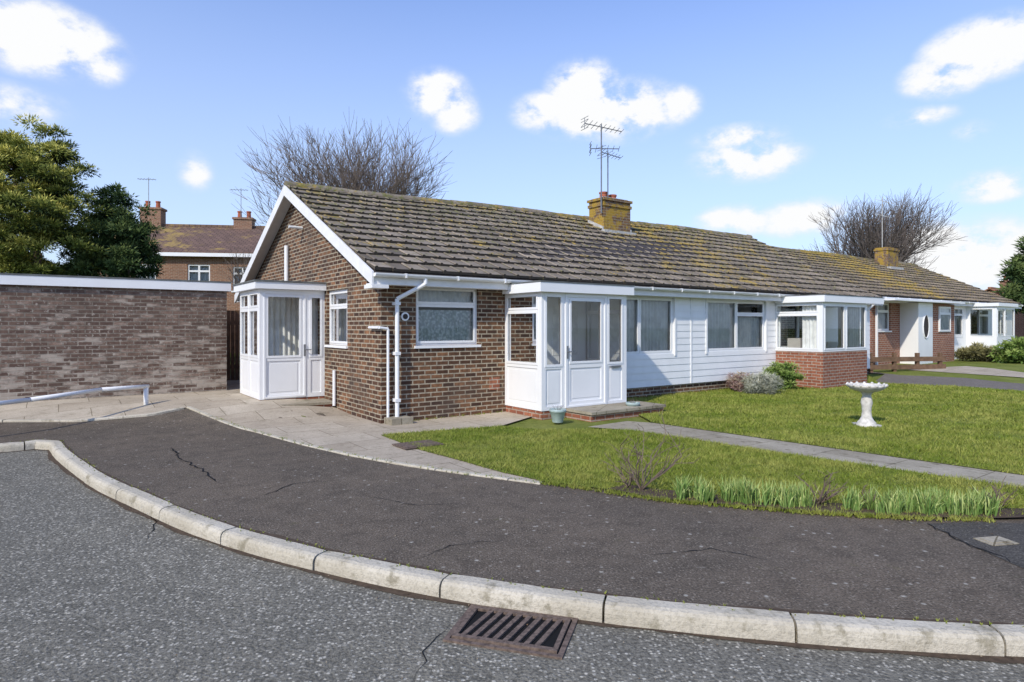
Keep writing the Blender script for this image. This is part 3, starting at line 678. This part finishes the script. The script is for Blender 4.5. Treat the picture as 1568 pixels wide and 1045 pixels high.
fr.box(-.3,5.8,-.9,-.32,2.24,2.30)
fr.build('upvc_frames',M['white'],H2); gl.build('window_glass',M['glass'],H2,uv=False); cu.build('curtains',[M['curt2']],H2)
mb=MB(); n=20
mb.face([(2.87+.24*math.cos(t*6.283/n),-.63,1.35+.42*math.sin(t*6.283/n)) for t in range(n)],0); mb.box(4.25,5.25,-.566,-.5515,1.2,2.07,1)
mb.box(.2,.25,-.12,-.05,0,2.3,2)
for i in range(n):
    a,b=i*6.283/n,(i+1)*6.283/n; mb.tube((2.87+.25*math.cos(a),-.635,1.35+.43*math.sin(a)),(2.87+.25*math.cos(b),-.635,1.35+.43*math.sin(b)),.02,n=5,m=2)
mb.build('porch_details',[M['dark'],M['curt2'],M['white']],H2)
mb=MB(); mb.box(9.0,10.1,3.3,3.9,3.8,5.15); mb.box(8.96,10.14,3.26,3.94,5.0,5.08); mb.box(8.85,10.2,3.1,3.28,3.95,4.2,1); mb.tube((9.1,3.6,5.1),(9.1,3.6,7.6),.02,n=5,m=1)
def yg(mb,c,ln,n,el):
    c=Vector(c); mb.tube(c-Vector((ln/2,0,0)),c+Vector((ln/2,0,0)),.014,n=4,m=1)
    for i in range(n):
        p=c+Vector((ln*(i/(n-1)-.5),0,0)); mb.tube(p-Vector((0,el/2,el*.2)),p+Vector((0,el/2,el*.2)),.011,n=4,m=1)
yg(mb,(9.3,3.6,7.4),1,6,.5); yg(mb,(9.2,3.6,6.7),.7,5,.4)
mb.build('chimney_stack',[M['brick_chim'],M['lead']],H2)
mb=MB(); mb.face([(.2,.25,.0),(L2-.2,.25,.0),(L2-.2,8,.0),(.2,8,.0)]); mb.face([(.2,3.5,0),(L2-.2,3.5,0),(L2-.2,3.5,2.3),(.2,3.5,2.3)]); mb.build('interior_rooms',M['interior'],H2)
# ------------------------------------------------------------------ background houses
def simple_house(name,loc,rz,Lx,Dy,ze,zr,bm_,rm,wins,chims,win_h=1.2):
    Hn=root(name,loc,rz); mb=MB(); fr=MB(); gl=MB(); cu=MB()
    wall_grid(mb,(0,0),X,FN,Lx,-.2,ze,wins,.25); wall_grid(mb,(0,.251),Yv,SN,Dy-.251,-.2,ze,[],.25); wall_grid(mb,(Lx,0),Yv,(1,0),Dy,-.2,ze,[],.25); wall_grid(mb,(0,Dy),X,(0,1),Lx,-.2,ze,[],.25)
    for x in (0,Lx): mb.face([(x,0,ze),(x,Dy,ze),(x,Dy/2,zr-.05)])
    mb.build('brick_walls',bm_,Hn)
    r=MB()
    for s in(0,1):
        y0=-.3 if s==0 else Dy+.3; zz=ze-.3*(zr-ze)/(Dy/2)
        r.hexa([(-.2,y0,zz),(Lx+.2,y0,zz),(Lx+.2,Dy/2,zr),(-.2,Dy/2,zr),(-.2,y0,zz+.1),(Lx+.2,y0,zz+.1),(Lx+.2,Dy/2,zr+.1),(-.2,Dy/2,zr+.1)])
    r.box(-.2,Lx+.2,Dy/2-.12,Dy/2+.12,zr+.06,zr+.19)
    r.build('tiled_roof',rm,Hn)
    for q in wins:
        ql=(0,q[1]-q[0],q[2],q[3])
        glazed(fr,gl,(q[0],0),X,FN,q[1]-q[0],q[2],q[3],cl(ql,[0,.5,1],[q[3]-.35,q[3]-.35]),.08,off=-.06); curtain(cu,(0,0),X,FN,q[0],q[1],q[2],q[3],-.24,.02,.2)
        fr.box(q[0]-.05,q[1]+.05,-.05,.05,q[2]-.08,q[2]-.003)
    fr.box(-.2,Lx+.2,-.36,-.30,ze-.28,ze-.1)
    fr.build('window_frames',M['white'],Hn); gl.build('window_glass',M['glass'],Hn,uv=False); cu.build('curtains',M['curt2'],Hn)
    c=MB()
    for x,w_,h_ in chims:
        c.box(x,x+w_,Dy/2-.35,Dy/2+.35,zr-.4,zr+h_); c.box(x-.06,x+w_+.06,Dy/2-.41,Dy/2+.41,zr+h_+.002,zr+h_+.12)
        k=int(w_/.4)
        for i in range(k): c.lathe([(.13,0),(.11,.32),(.14,.34),(.14,.4),(.09,.4)],(x+w_*(i+.5)/k,Dy/2,zr+h_+.12),10,1)
        c.tube((x+w_*.4,Dy/2-.3,zr),(x+w_*.4,Dy/2-.3,zr+h_+1.8),.02,n=4,m=2)
        c.tube((x+w_*.4-.6,Dy/2-.3,zr+h_+1.7),(x+w_*.4+.4,Dy/2-.3,zr+h_+1.7),.015,n=4,m=2)
        for i in range(6): c.tube((x+w_*.4-.5+i*.16,Dy/2-.5,zr+h_+1.7),(x+w_*.4-.5+i*.16,Dy/2-.1,zr+h_+1.7),.01,n=4,m=2)
    c.build('chimney_stacks',[M['brick_far'],M['terra'],M['metal']],Hn); return Hn
simple_house('terraced_house',(-21.3,31.5,.2),math.radians(8),16,8,5.2,7.0,M['brick_far'],M['roof_far'],[(2.2,3.2,3.25,4.55),(4.7,5.8,3.25,4.55),(6.9,7.9,3.2,4.45),(10,11.3,3.25,4.5)],[(.9,1.1,.95),(5.9,1.0,.5),(12,1,1)])
simple_house('distant_house',(43,50,.3),math.radians(38),10,8,2.6,4.4,M['brick_red'],M['roof_orange'],[(1,2.4,1,2.1),(4,6,1,2.1)],[(4,.8,.8)])
simple_house('distant_house',(46,38,.3),math.radians(36),12,8,2.5,4.3,M['brick_red'],M['roof_far'],[(1,2.4,1,2.1),(4,6,1,2.1)],[(7,.8,.8)])
simple_house('distant_house',(14,-17,-.1),math.radians(184),13,8,2.5,4.5,M['brick_red'],M['roof_far'],[(1,2.4,1,2.1),(4,6,1,2.1),(8,10,1,2.1)],[(7,.8,.8)])
# ------------------------------------------------------------------ garage block
G=root('garage_block',(*W(-1.28,4.95),0),TH)
mb=MB(); wall_grid(mb,(-14,0),X,FN,14,-.1,2.32,[],.22); wall_grid(mb,(0,.221),Yv,(1,0),6,-.1,2.32,[],.22)
wall_grid(mb,(-14,6.2),X,(0,1),14,-.1,2.32,[],.22)
mb.build('brick_walls',M['brick_garage'],G)
mb=MB(); mb.box(-14.1,.07,-.07,-.035,2.30,2.47); mb.box(.035,.07,-.034,6.3,2.30,2.47); mb.build('fascia_boards',M['white'],G)
mb=MB(); mb.box(-14.15,.08,-.08,6.4,2.473,2.50); mb.build('flat_roof_felt',M['felt'],G)
mb=MB()
for i in range(12): mb.box(.02+i*.1,.112+i*.1,2.6,2.62,.2,1.95+.01*random.random(),0)
mb.box(.0,1.25,2.625,2.66,.5,.6);mb.box(.0,1.25,2.625,2.66,1.6,1.7)
fo=mb.build('side_gate',M['wood']); fo.location=(*W(-1.28,4.95),0); fo.rotation_euler=(0,0,TH)
RL=root('barrier_rail'); mb=MB()
mb.path([(-6.45,11.05,.05),(-6.45,11.05,.50)],.04,10); mb.path([(-6.43,11.08,.50),(-6.75,10.3,.52),(-7.15,9.3,.47),(-7.6,8.2,.45),(-8.3,6.4,.5)],.035,10)
mb.path([(-8.3,6.42,-.1),(-8.3,6.42,.5)],.04,10)
mb.build('rail',M['wpaint'],RL,smooth=True)
mb=MB(); 
for i in range(4): mb.box(i*.85,i*.85+.1,0,.1,0,.62)
mb.box(-.05,2.75,-.03,-.002,.35,.5); mb.box(-.05,2.75,-.03,-.002,.1,.25)
fo=mb.build('timber_fence',M['wood']); fo.location=(*P(1333,571),g(*P(1333,571))); fo.rotation_euler=(0,0,math.radians(10))
# ------------------------------------------------------------------ bird bath
bp=P(1327,654); B=root('bird_bath',(bp[0],bp[1],.015)); mb=MB()
mb.box(-.15,.15,-.15,.15,-.02,.035); mb.lathe([(.135,.035),(.13,.06),(.10,.09),(.075,.14),(.065,.22),(.07,.30),(.085,.36),(.075,.42),(.06,.47),(.075,.51),(.10,.53)],n=20)
mb.lathe([(.09,.53),(.16,.545),(.23,.575),(.275,.615),(.285,.64),(.26,.645),(.24,.62),(.15,.595),(.0,.59)],n=32)
for k in range(16):
    t=k/16*6.283; mb.tube((.255*math.cos(t),.255*math.sin(t),.63),(.285*math.cos(t),.285*math.sin(t),.65),.022,n=6)
mb.build('pedestal_and_bowl',M['stone'],B,smooth=True)
def pot(u,v,s):
    p=P(u,v); r=root('plant_pot',(p[0],p[1],.015)); mb=MB(); mb.lathe([(.085*s,0),(.125*s,.16*s),(.14*s,.17*s),(.14*s,.21*s),(.12*s,.21*s),(.115*s,.17*s),(0,.16*s)],n=20); mb.build('pot',M['teal'],r,smooth=True)
    mb=MB()
    for i in range(14):
        t=random.random()*6.28; mb.tube((0,0,.15*s),(.1*s*math.cos(t),.1*s*math.sin(t),.25*s+random.random()*.05),.004,.001,n=4)
    mb.build('sprigs',M['twig'],r)
pot(854,648,1.0); pot(969,634,.9)
def cover(nm,px,w_,h_,rz_,mat):
    p=P(*px); mb=MB(); mb.box(-w_/2,w_/2,-h_/2,h_/2,.0,.012); mb.box(-w_/2+.03,w_/2-.03,-h_/2+.03,h_/2-.03,.012,.018)
    o=mb.build(nm,mat); o.location=(p[0],p[1],.022); o.rotation_euler=(0,0,rz_); return o
cover('manhole_cover',(640,684),.55,.4,TH,M['rust'])
cover('utility_cover',(1525,830),.22,.16,.2,M['path']).location.z=-.002
DG=root('drain_grate',(0.005,3.42,-.1),math.radians(-16.5)); mb=MB(); w_,h_=.57,.37
mb.box(-w_/2-.025,w_/2+.025,-h_/2-.025,h_/2+.025,-.01,.006,1)  # solid black plate paints the shade of an open pit, no hole below
for b in((-w_/2,w_/2,-h_/2,-h_/2+.03),(-w_/2,w_/2,h_/2-.03,h_/2),(-w_/2,-w_/2+.025,-h_/2+.03,h_/2-.03),(w_/2-.025,w_/2,-h_/2+.03,h_/2-.03)): mb.box(b[0],b[1],b[2],b[3],.007,.022,0)
for b in((-w_/2-.035,w_/2+.035,-h_/2-.035,-h_/2-.008),(-w_/2-.035,w_/2+.035,h_/2+.008,h_/2+.035),(-w_/2-.035,-w_/2-.008,-h_/2-.008,h_/2+.008),(w_/2+.008,w_/2+.035,-h_/2-.008,h_/2+.008)): mb.box(b[0],b[1],b[2],b[3],-.01,.012,0)
n=9; x=-w_/2+.025; st=(w_-.05)/n
for i in range(n-1):
    c=x+st*(i+1); sk=.028; q=.0135
    mb.hexa([(c-q-sk,-h_/2+.03,.007),(c+q-sk,-h_/2+.03,.007),(c+q+sk,h_/2-.03,.007),(c-q+sk,h_/2-.03,.007),(c-q-sk,-h_/2+.03,.021),(c+q-sk,-h_/2+.03,.021),(c+q+sk,h_/2-.03,.021),(c-q+sk,h_/2-.03,.021)],0)
mb.build('grate_frame_and_bars',[M['rust'],M['black']],DG)
# ------------------------------------------------------------------ bare trees
def bare_tree(name,x,y,z0,H,Rc,mat,seed,trunk=.28,split=.3,levels=5,nl=7,minr=.007,lf=.5):
    rd=random.Random(seed); r=root(name,(x,y,z0)); mb=MB()
    def grow(p,d,ln,rad,lv):
        n=4 if lv>1 else 3; p=p.copy(); d=d.copy(); sides=7 if lv>=4 else (4 if lv>=2 else 3)
        for i in range(n):
            d=(d+Vector((rd.gauss(0,.10),rd.gauss(0,.10),rd.gauss(.03,.07)))).normalized()
            r0=rad*(1-.55*i/n); r1=rad*(1-.55*(i+1)/n)
            q=p+d*ln/n; mb.tube(p,q,r0,r1,n=sides,cap=False); p=q
            if lv>0 and i>=1 or (lv>0 and i==0 and lv<levels-1):
                for _ in range(2):
                    ax=d.orthogonal().normalized(); ax.rotate(Matrix.Rotation(rd.uniform(0,6.283),3,d)); nd=d.copy(); nd.rotate(Matrix.Rotation(rd.uniform(.35,.75),3,ax)); nd.z+=.12; nd.normalize()
                    grow(p,nd,ln*rd.uniform(.5,.72),max(minr,r1*.55),lv-1)
        if lv>0: grow(p,d,ln*.6,max(minr,rad*.4),lv-1)
    th=H*split; mb.tube((0,0,0),(0,0,th),trunk,trunk*.8,n=10,cap=False)
    for i in range(nl):
        t=6.283*i/nl+rd.uniform(-.3,.3); sp=rd.uniform(.3,.75)*Rc/(H-th)*1.25
        d=Vector((math.cos(t)*sp,math.sin(t)*sp,1)).normalized(); grow(Vector((0,0,th*rd.uniform(.8,1))),d,(H-th)*lf,trunk*.42,levels-2)
    mb.build('trunk_and_branches',mat,r,uv=False); return r
bare_tree('bare_tree',-6.4,26,0,9.6,3.8,M['twig'],3,.2,.28,5,12,.009,.5)
bare_tree('bare_tree',24.2,42,0,10.4,4.8,M['twigd'],11,.42,.3,5,10,.013,.48)
bare_tree('bare_tree',-12.3,29,0,5.4,1.5,M['twig'],5,.12,.35,4,5)
# ------------------------------------------------------------------ foliage trees
def foliage(c,R,ncl,nleaf,ll,lw,clr,up=.2,shell=.55):
    c=np.array(c);R=np.array(R)
    d=rng.normal(size=(ncl,3)); d/=np.linalg.norm(d,axis=1)[:,None]; rad=rng.uniform(shell,1,ncl)[:,None]
    cc=c+d*R*rad; br=np.clip(.36+.26*(d[:,2])-.12*(d[:,1])-.08*d[:,0]+rng.normal(0,.13,ncl),.02,1)  # clump tone painted lighter on top and on the sun side
    tr=[];va=[]
    for i in range(ncl):
        v=rng.normal(size=(nleaf,3)); v[:,2]+=up; v/=np.linalg.norm(v,axis=1)[:,None]
        rr=rng.uniform(.15,1,nleaf)[:,None]; p=cc[i]+v*rr*clr*rng.uniform(.7,1.3)*np.array([1.15,1.15,.7])
        s=np.cross(v,rng.normal(size=(nleaf,3))); s/=np.linalg.norm(s,axis=1)[:,None]+1e-6
        L_=ll*rng.uniform(.6,1.3,nleaf)[:,None]
        tr.append(np.stack([p-s*lw,p+s*lw,p+v*L_],1)); va.append(np.clip(br[i]+.40*(rr[:,0]-.6)+.30*v[:,2]+rng.normal(0,.08,nleaf),0,1))  # leaf tone also painted lighter outward and upward, darker inside the clump
    return np.concatenate(tr),np.concatenate(va)
def foliage_tree(name,x,y,z0,trunkh,lobes,mat,ll=.22,lw=.03,clr=.45,ncl=60,nleaf=110,tr_r=.2,shell=.5,up=.3):
    r=root(name,(x,y,z0)); mb=MB(); mb.tube((0,0,0),(0,0,trunkh),tr_r,tr_r*.4,n=8)
    T=[];V=[]
    for (cx,cy,cz,rx,ry,rz_) in lobes:
        t,v=foliage((cx,cy,cz),(rx,ry,rz_),max(6,int(ncl*rx*rz_/2)),nleaf,ll,lw,clr,up,shell); T.append(t);V.append(v)
        mb.tube((0,0,min(trunkh*.9,max(.1,cz-rz_))),(cx,cy,cz),tr_r*.3,tr_r*.12,n=5)
    mb.build('trunk',M['bark'],r,uv=False); trimesh('foliage',np.concatenate(T),np.concatenate(V),mat,r); return r
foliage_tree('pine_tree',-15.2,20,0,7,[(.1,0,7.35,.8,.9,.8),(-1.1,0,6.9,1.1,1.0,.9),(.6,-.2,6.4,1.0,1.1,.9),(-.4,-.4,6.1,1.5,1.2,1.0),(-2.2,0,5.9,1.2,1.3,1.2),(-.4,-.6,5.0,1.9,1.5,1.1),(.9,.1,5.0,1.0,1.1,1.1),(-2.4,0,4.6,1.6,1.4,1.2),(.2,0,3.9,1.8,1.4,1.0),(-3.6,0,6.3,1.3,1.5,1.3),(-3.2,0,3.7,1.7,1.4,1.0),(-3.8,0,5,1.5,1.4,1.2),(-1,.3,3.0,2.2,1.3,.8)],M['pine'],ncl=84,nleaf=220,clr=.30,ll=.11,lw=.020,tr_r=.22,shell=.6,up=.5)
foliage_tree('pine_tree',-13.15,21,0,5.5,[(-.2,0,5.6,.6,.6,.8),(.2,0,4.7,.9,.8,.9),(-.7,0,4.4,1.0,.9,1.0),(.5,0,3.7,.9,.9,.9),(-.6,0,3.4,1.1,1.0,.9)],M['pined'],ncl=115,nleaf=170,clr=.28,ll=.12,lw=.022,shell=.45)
foliage_tree('pine_tree',37.9,46,0,7,[(0,0,5.5,1.3,1.3,1.5),(.4,0,7.2,.8,.9,1.1),(-.2,0,3.5,1.6,1.6,1.4),(2,0,5,1.8,1.6,2.2)],M['pined'],ncl=55,nleaf=90,clr=.5,ll=.35,lw=.06)
def shrub(name,px,R,mat,ncl=50,nleaf=70,ll=.06,lw=.010,clr=.10,dx=0):
    p=P(*px); z=g(*p); foliage_tree(name,p[0],p[1],z,.3*R[2],[(0,0,R[2]*.75,R[0],R[1],R[2])],mat,ll,lw,clr,ncl=int(ncl*2/(R[0]*R[2])),nleaf=nleaf,tr_r=.03,shell=.3)
shrub('lavender_shrub',(1168,604),(.46,.35,.26),M['lav'],80,80,.10,.006,.09)
shrub('heather_shrub',(1135,600),(.40,.3,.26),M['heath'],60,70,.07,.008,.09)
shrub('green_shrub',(1198,598),(.44,.38,.40),M['shrub'],90,90,.055,.014,.10)
shrub('olive_shrub',(1500,553),(.85,.6,.38),M['olive'],70,80,.12,.02,.18)
shrub('olive_shrub',(1462,549),(.4,.4,.25),M['lav'],40,80,.12,.02,.18)
shrub('green_shrub',(1560,556),(.8,.6,.55),M['shrub'],70,80,.12,.03,.2)
T=[];V=[]
for i in range(26):
    x=38+i*4.5; y=75+rng.uniform(-5,5)-i*.6; t,v=foliage((x,y,1.5),(3.4,2,rng.uniform(1.6,3.2)),30,60,.6,.12,.9); T.append(t);V.append(v)
for i in range(22):
    x=-70+i*4.2; t,v=foliage((x,62,1.5),(3.4,2,rng.uniform(1.4,2.6)),26,50,.6,.12,.9); T.append(t);V.append(v)
for i in range(20):
    x=-50+i*5; t,v=foliage((x,-30,1.5),(3.6,2,rng.uniform(1.6,4.5)),26,50,.6,.14,1.0); T.append(t);V.append(v)
trimesh('distant_trees',np.concatenate(T),np.concatenate(V),M['hedge'])
# ------------------------------------------------------------------ daffodils, bare rose bushes
def daffs(name,pxs):
    tr=[];va=[]
    for (u0,u1,v0,v1,n) in pxs:
        cl_=[random.random() for _ in range(max(3,n//3))]
        for _ in range(n):
            t=min(1,max(0,random.choice(cl_)+random.gauss(0,.03))); u=u0+(u1-u0)*t; v=v0+(v1-v0)*t+random.uniform(-4,3); p=P(u,v)
            for k in range(12):
                h=random.uniform(.08,.22); a=random.uniform(0,6.283); bx=p[0]+random.gauss(0,.022); by=p[1]+random.gauss(0,.022); w=random.uniform(.003,.006)
                ln=random.gauss(0,.04); lm=random.gauss(0,.04); b=np.array([bx,by,.02]); sd=np.array([math.cos(a)*w,math.sin(a)*w,0]); mid=b+np.array([ln*.35,lm*.35,h*.6]); tip=b+np.array([ln,lm,h])
                vv=min(1,max(0,random.gauss(.45,.22)))
                tr+= [np.stack([b-sd,b+sd,mid+sd]),np.stack([b-sd,mid+sd,mid-sd]),np.stack([mid-sd,mid+sd,tip])]; va+=[vv*.8,vv,min(1,vv+.2)]
    r=root(name); trimesh('leaves',np.array(tr),np.array(va),M['daff'],r)
daffs('daffodils',[(1042,1088,766,770,22)]); daffs('daffodils',[(1112,1238,770,780,66)]); daffs('daffodils',[(1300,1345,783,786,14),(1350,1520,788,791,86)])
def rose(px,s,n,seed):
    rd=random.Random(seed); p=P(*px); r=root('rose_bush',(p[0],p[1],.02)); mb=MB()
    def gr(q,d,ln,rad,lv):
        for i in range(3):
            d=(d+Vector((rd.gauss(0,.2),rd.gauss(0,.2),rd.gauss(0,.1)))).normalized(); e=q+d*ln/3; mb.tube(q,e,rad,rad*.8,n=4,cap=False); q=e
            if lv>0 and rd.random()<.75: gr(q,(d+Vector((rd.gauss(0,.7),rd.gauss(0,.7),.1))).normalized(),ln*.55,rad*.6,lv-1)
    for i in range(n): gr(Vector((0,0,0)),Vector((rd.gauss(0,.5),rd.gauss(0,.5),1)).normalized(),s*rd.uniform(.6,1.1),.0065,2)
    mb.build('stems',M['bark'],r,uv=False)
rose((982,754),.46,11,1); rose((1255,776),.24,8,2); rose((1525,786),.22,8,3); rose((1330,781),.13,5,4); rose((962,750),.24,6,6)
T,V=[],[]
edge=[P(*q) for q in [(290,623),(340,643),(400,664),(470,683),(540,699),(620,713),(700,725),(830,742),(900,751),(1000,767),(1080,775),(1200,785),(1300,792),(1400,797),(1520,799)]]
def tufts(line,n,h,z=.005,js=.02):
    tr=[];va=[]
    for _ in range(n):
        i=random.randrange(len(line)-1); t=random.random(); x=line[i][0]*(1-t)+line[i+1][0]*t+random.gauss(0,js); y=line[i][1]*(1-t)+line[i+1][1]*t+random.gauss(0,js)
        for k in range(5):
            a=random.uniform(0,6.28); hh=h*random.uniform(.3,1); b=np.array([x,y,z+g(x,y)]); sd=np.array([math.cos(a)*.004,math.sin(a)*.004,0])
            tr.append(np.stack([b-sd,b+sd,b+np.array([random.gauss(0,.5)*hh,random.gauss(0,.5)*hh,hh])])); va.append(random.uniform(.1,.9))
    return tr,va
nearf=[(p.x,p.y) for p in fine if -7<p.x<4.5]
for ln_,n_,h_ in((edge[7:],800,.05),(edge[:8],200,.04),(nearf,260,.018),([W(.4,-.05),W(2.4,-.05)],60,.05),([W(4.7,-.08),W(11,-.08)],400,.09)):
    a_,b_=tufts(ln_,n_,h_); T+=a_;V+=b_
trimesh('edge_weeds',np.array(T),np.array(V),M['blade'])
tr=[];va=[]
def lit(x,y,z,s):
    a=random.uniform(0,6.28); c=np.array([x,y,z]); pts=[c+np.array([math.cos(a+k*2.1)*s*random.uniform(.5,1.2),math.sin(a+k*2.1)*s*random.uniform(.5,1.2),random.uniform(.001,.006)]) for k in range(3)]; tr.append(np.stack(pts)); va.append(random.random())
for _ in range(420):
    p=random.choice(fine); 
    if not -8<p.x<5: continue
    o_=abs(random.gauss(0,.10)); i=fine.index(p); 
    t=(fine[min(i+1,len(fine)-1)]-p).normalized(); n_=Vector((t.y,-t.x)); q=p+n_*(.14+o_); lit(q.x,q.y,-.094,random.uniform(.004,.011))
for _ in range(500):
    i=random.randrange(len(edge)-1); t=random.random(); x=edge[i][0]*(1-t)+edge[i+1][0]*t; y=edge[i][1]*(1-t)+edge[i+1][1]*t; o_=abs(random.gauss(0,.22)); lit(x-o_*.35,y-o_*.9,.006,random.uniform(.005,.014))
for _ in range(160): lit(random.uniform(-5,4),random.uniform(4.6,6.5),.006,random.uniform(.004,.010))
for _ in range(180):
    lit(random.uniform(-4,3),random.uniform(2.3,3.2),-.094,random.uniform(.003,.007))
trimesh('fallen_leaves',np.array(tr),np.array(va),M['litter'])
# ------------------------------------------------------------------ camera, sun, sky
cam=bpy.data.cameras.new('camera'); co=bpy.data.objects.new('camera',cam); scene.collection.objects.link(co); scene.camera=co
co.location=(0,0,CH); co.rotation_euler=(math.pi/2,0,0); cam.sensor_width=36; cam.lens=36*F/1568; cam.shift_y=-(522.5-HY)/1568; cam.clip_end=2000; cam.clip_start=.05
sd=Vector((-.50,-.86,0)).normalized(); EL=math.radians(38); S=Vector((sd.x*math.cos(EL),sd.y*math.cos(EL),math.sin(EL)))
sl=bpy.data.lights.new('sun','SUN'); sl.energy=3.6; sl.angle=math.radians(1.2); sl.color=(1,.93,.81); so=bpy.data.objects.new('sun',sl); scene.collection.objects.link(so); so.rotation_euler=(-S).to_track_quat('-Z','Y').to_euler(); so.location=(0,0,30)
w=bpy.data.worlds.new('World'); scene.world=w; w.use_nodes=True; nt=w.node_tree; N=nt.nodes; Lk=nt.links
w.cycles.sampling_method='MANUAL'; w.cycles.sample_map_resolution=256
bg=N['Background']; sky=N.new('ShaderNodeTexSky'); sky.sky_type='NISHITA'; sky.sun_disc=False; sky.sun_elevation=EL; sky.sun_rotation=math.atan2(sd.x,sd.y); sky.air_density=1.0; sky.dust_density=.6; sky.ozone_density=1.5
bg.inputs[1].default_value=.15
def lk(x,i,v):
    if hasattr(v,'is_output'): Lk.new(v,x.inputs[i])
    else: x.inputs[i].default_value=v
def mth(op,a,b=0.,c=None):
    x=N.new('ShaderNodeMath'); x.operation=op; lk(x,0,a); lk(x,1,b)
    if c is not None: lk(x,2,c)
    return x.outputs[0]
tc=N.new('ShaderNodeTexCoord'); sp=N.new('ShaderNodeSeparateXYZ'); Lk.new(tc.outputs['Generated'],sp.inputs[0])
def wn(scale,detail,rough=.6,sz=1.):
    mp=N.new('ShaderNodeMapping'); Lk.new(tc.outputs['Generated'],mp.inputs[0]); mp.inputs['Scale'].default_value=(1,1,sz)
    x=N.new('ShaderNodeTexNoise'); Lk.new(mp.outputs[0],x.inputs['Vector']); x.inputs['Scale'].default_value=scale; x.inputs['Detail'].default_value=detail; x.inputs['Roughness'].default_value=rough; return x.outputs['Fac']
az=mth('ARCTAN2',sp.outputs[0],sp.outputs[1]); el=mth('ARCSINE',sp.outputs[2])
cv=N.new('ShaderNodeCombineXYZ'); Lk.new(az,cv.inputs[0]); Lk.new(el,cv.inputs[1])
nA=wn(15,6,.62,1.5)
clouds=[(60,60,120,45,1),(150,100,40,25,.7),(670,145,45,30,.9),(695,170,35,28,.8),(895,135,50,34,1.1),(930,170,100,38,1.1),(840,172,50,25,.9),(1035,162,34,24,.8),(1130,212,62,18,.8),(1145,245,75,28,.95),(1510,75,90,38,1.1),(1450,115,65,28,.9),(1520,285,60,22,.8),(1410,180,50,14,.6),(1235,335,80,26,.7),(1130,338,60,22,.7),(300,262,26,26,.5),(1490,200,30,14,.5),(20,160,80,28,.55),(1480,395,170,50,.9)]
acc=0.
for u,v,ru,rv,am in clouds:
    x=(u-CXP)/F; zz=(HY-v)/F; a0=math.atan2(x,1); e0=math.asin(zz/math.sqrt(1+x*x+zz*zz)); k=1/(1+x*x); ra=ru/F*k*1.45; re=rv/F*math.sqrt(k)*1.45
    vm=N.new('ShaderNodeVectorMath'); vm.operation='MULTIPLY_ADD'; Lk.new(cv.outputs[0],vm.inputs[0]); vm.inputs[1].default_value=(1/ra,1/re,0); vm.inputs[2].default_value=(-a0/ra,-e0/re,0)
    vl=N.new('ShaderNodeVectorMath'); vl.operation='LENGTH'; Lk.new(vm.outputs[0],vl.inputs[0])
    acc=mth('MAXIMUM',acc,mth('MULTIPLY_ADD',vl.outputs['Value'],-am,am))
dens=mth('MULTIPLY',acc,mth('MULTIPLY_ADD',mth('SUBTRACT',nA,.5),6.0,1.15)) 
mr=N.new('ShaderNodeMapRange'); mr.interpolation_type='SMOOTHSTEP'; Lk.new(dens,mr.inputs[0]); mr.inputs[1].default_value=.0; mr.inputs[2].default_value=.7
def mixc(f,a,b,bt='MIX'):
    x=N.new('ShaderNodeMix'); x.data_type='RGBA'; x.blend_type=bt; lk(x,0,f); lk(x,6,a); lk(x,7,b)
    return x.outputs[2]
hz=N.new('ShaderNodeMapRange'); hz.interpolation_type='LINEAR'; Lk.new(el,hz.inputs[0]); hz.inputs[1].default_value=-.02; hz.inputs[2].default_value=.62; hz.inputs[3].default_value=.88; hz.inputs[4].default_value=.0
sk2=mixc(1.,sky.outputs[0],(.95,1.18,1.72,1),'MULTIPLY')
base=mixc(hz.outputs[0],sk2,(4.7,5.5,6.5,1))
ccol=mixc(mr.outputs[0],(5.2,5.7,6.6,1),(6.55,6.6,6.65,1))
Lk.new(mixc(mr.outputs[0],base,ccol),bg.inputs[0])
scene.view_settings.view_transform='Standard'; scene.view_settings.look='None'; scene.view_settings.exposure=0
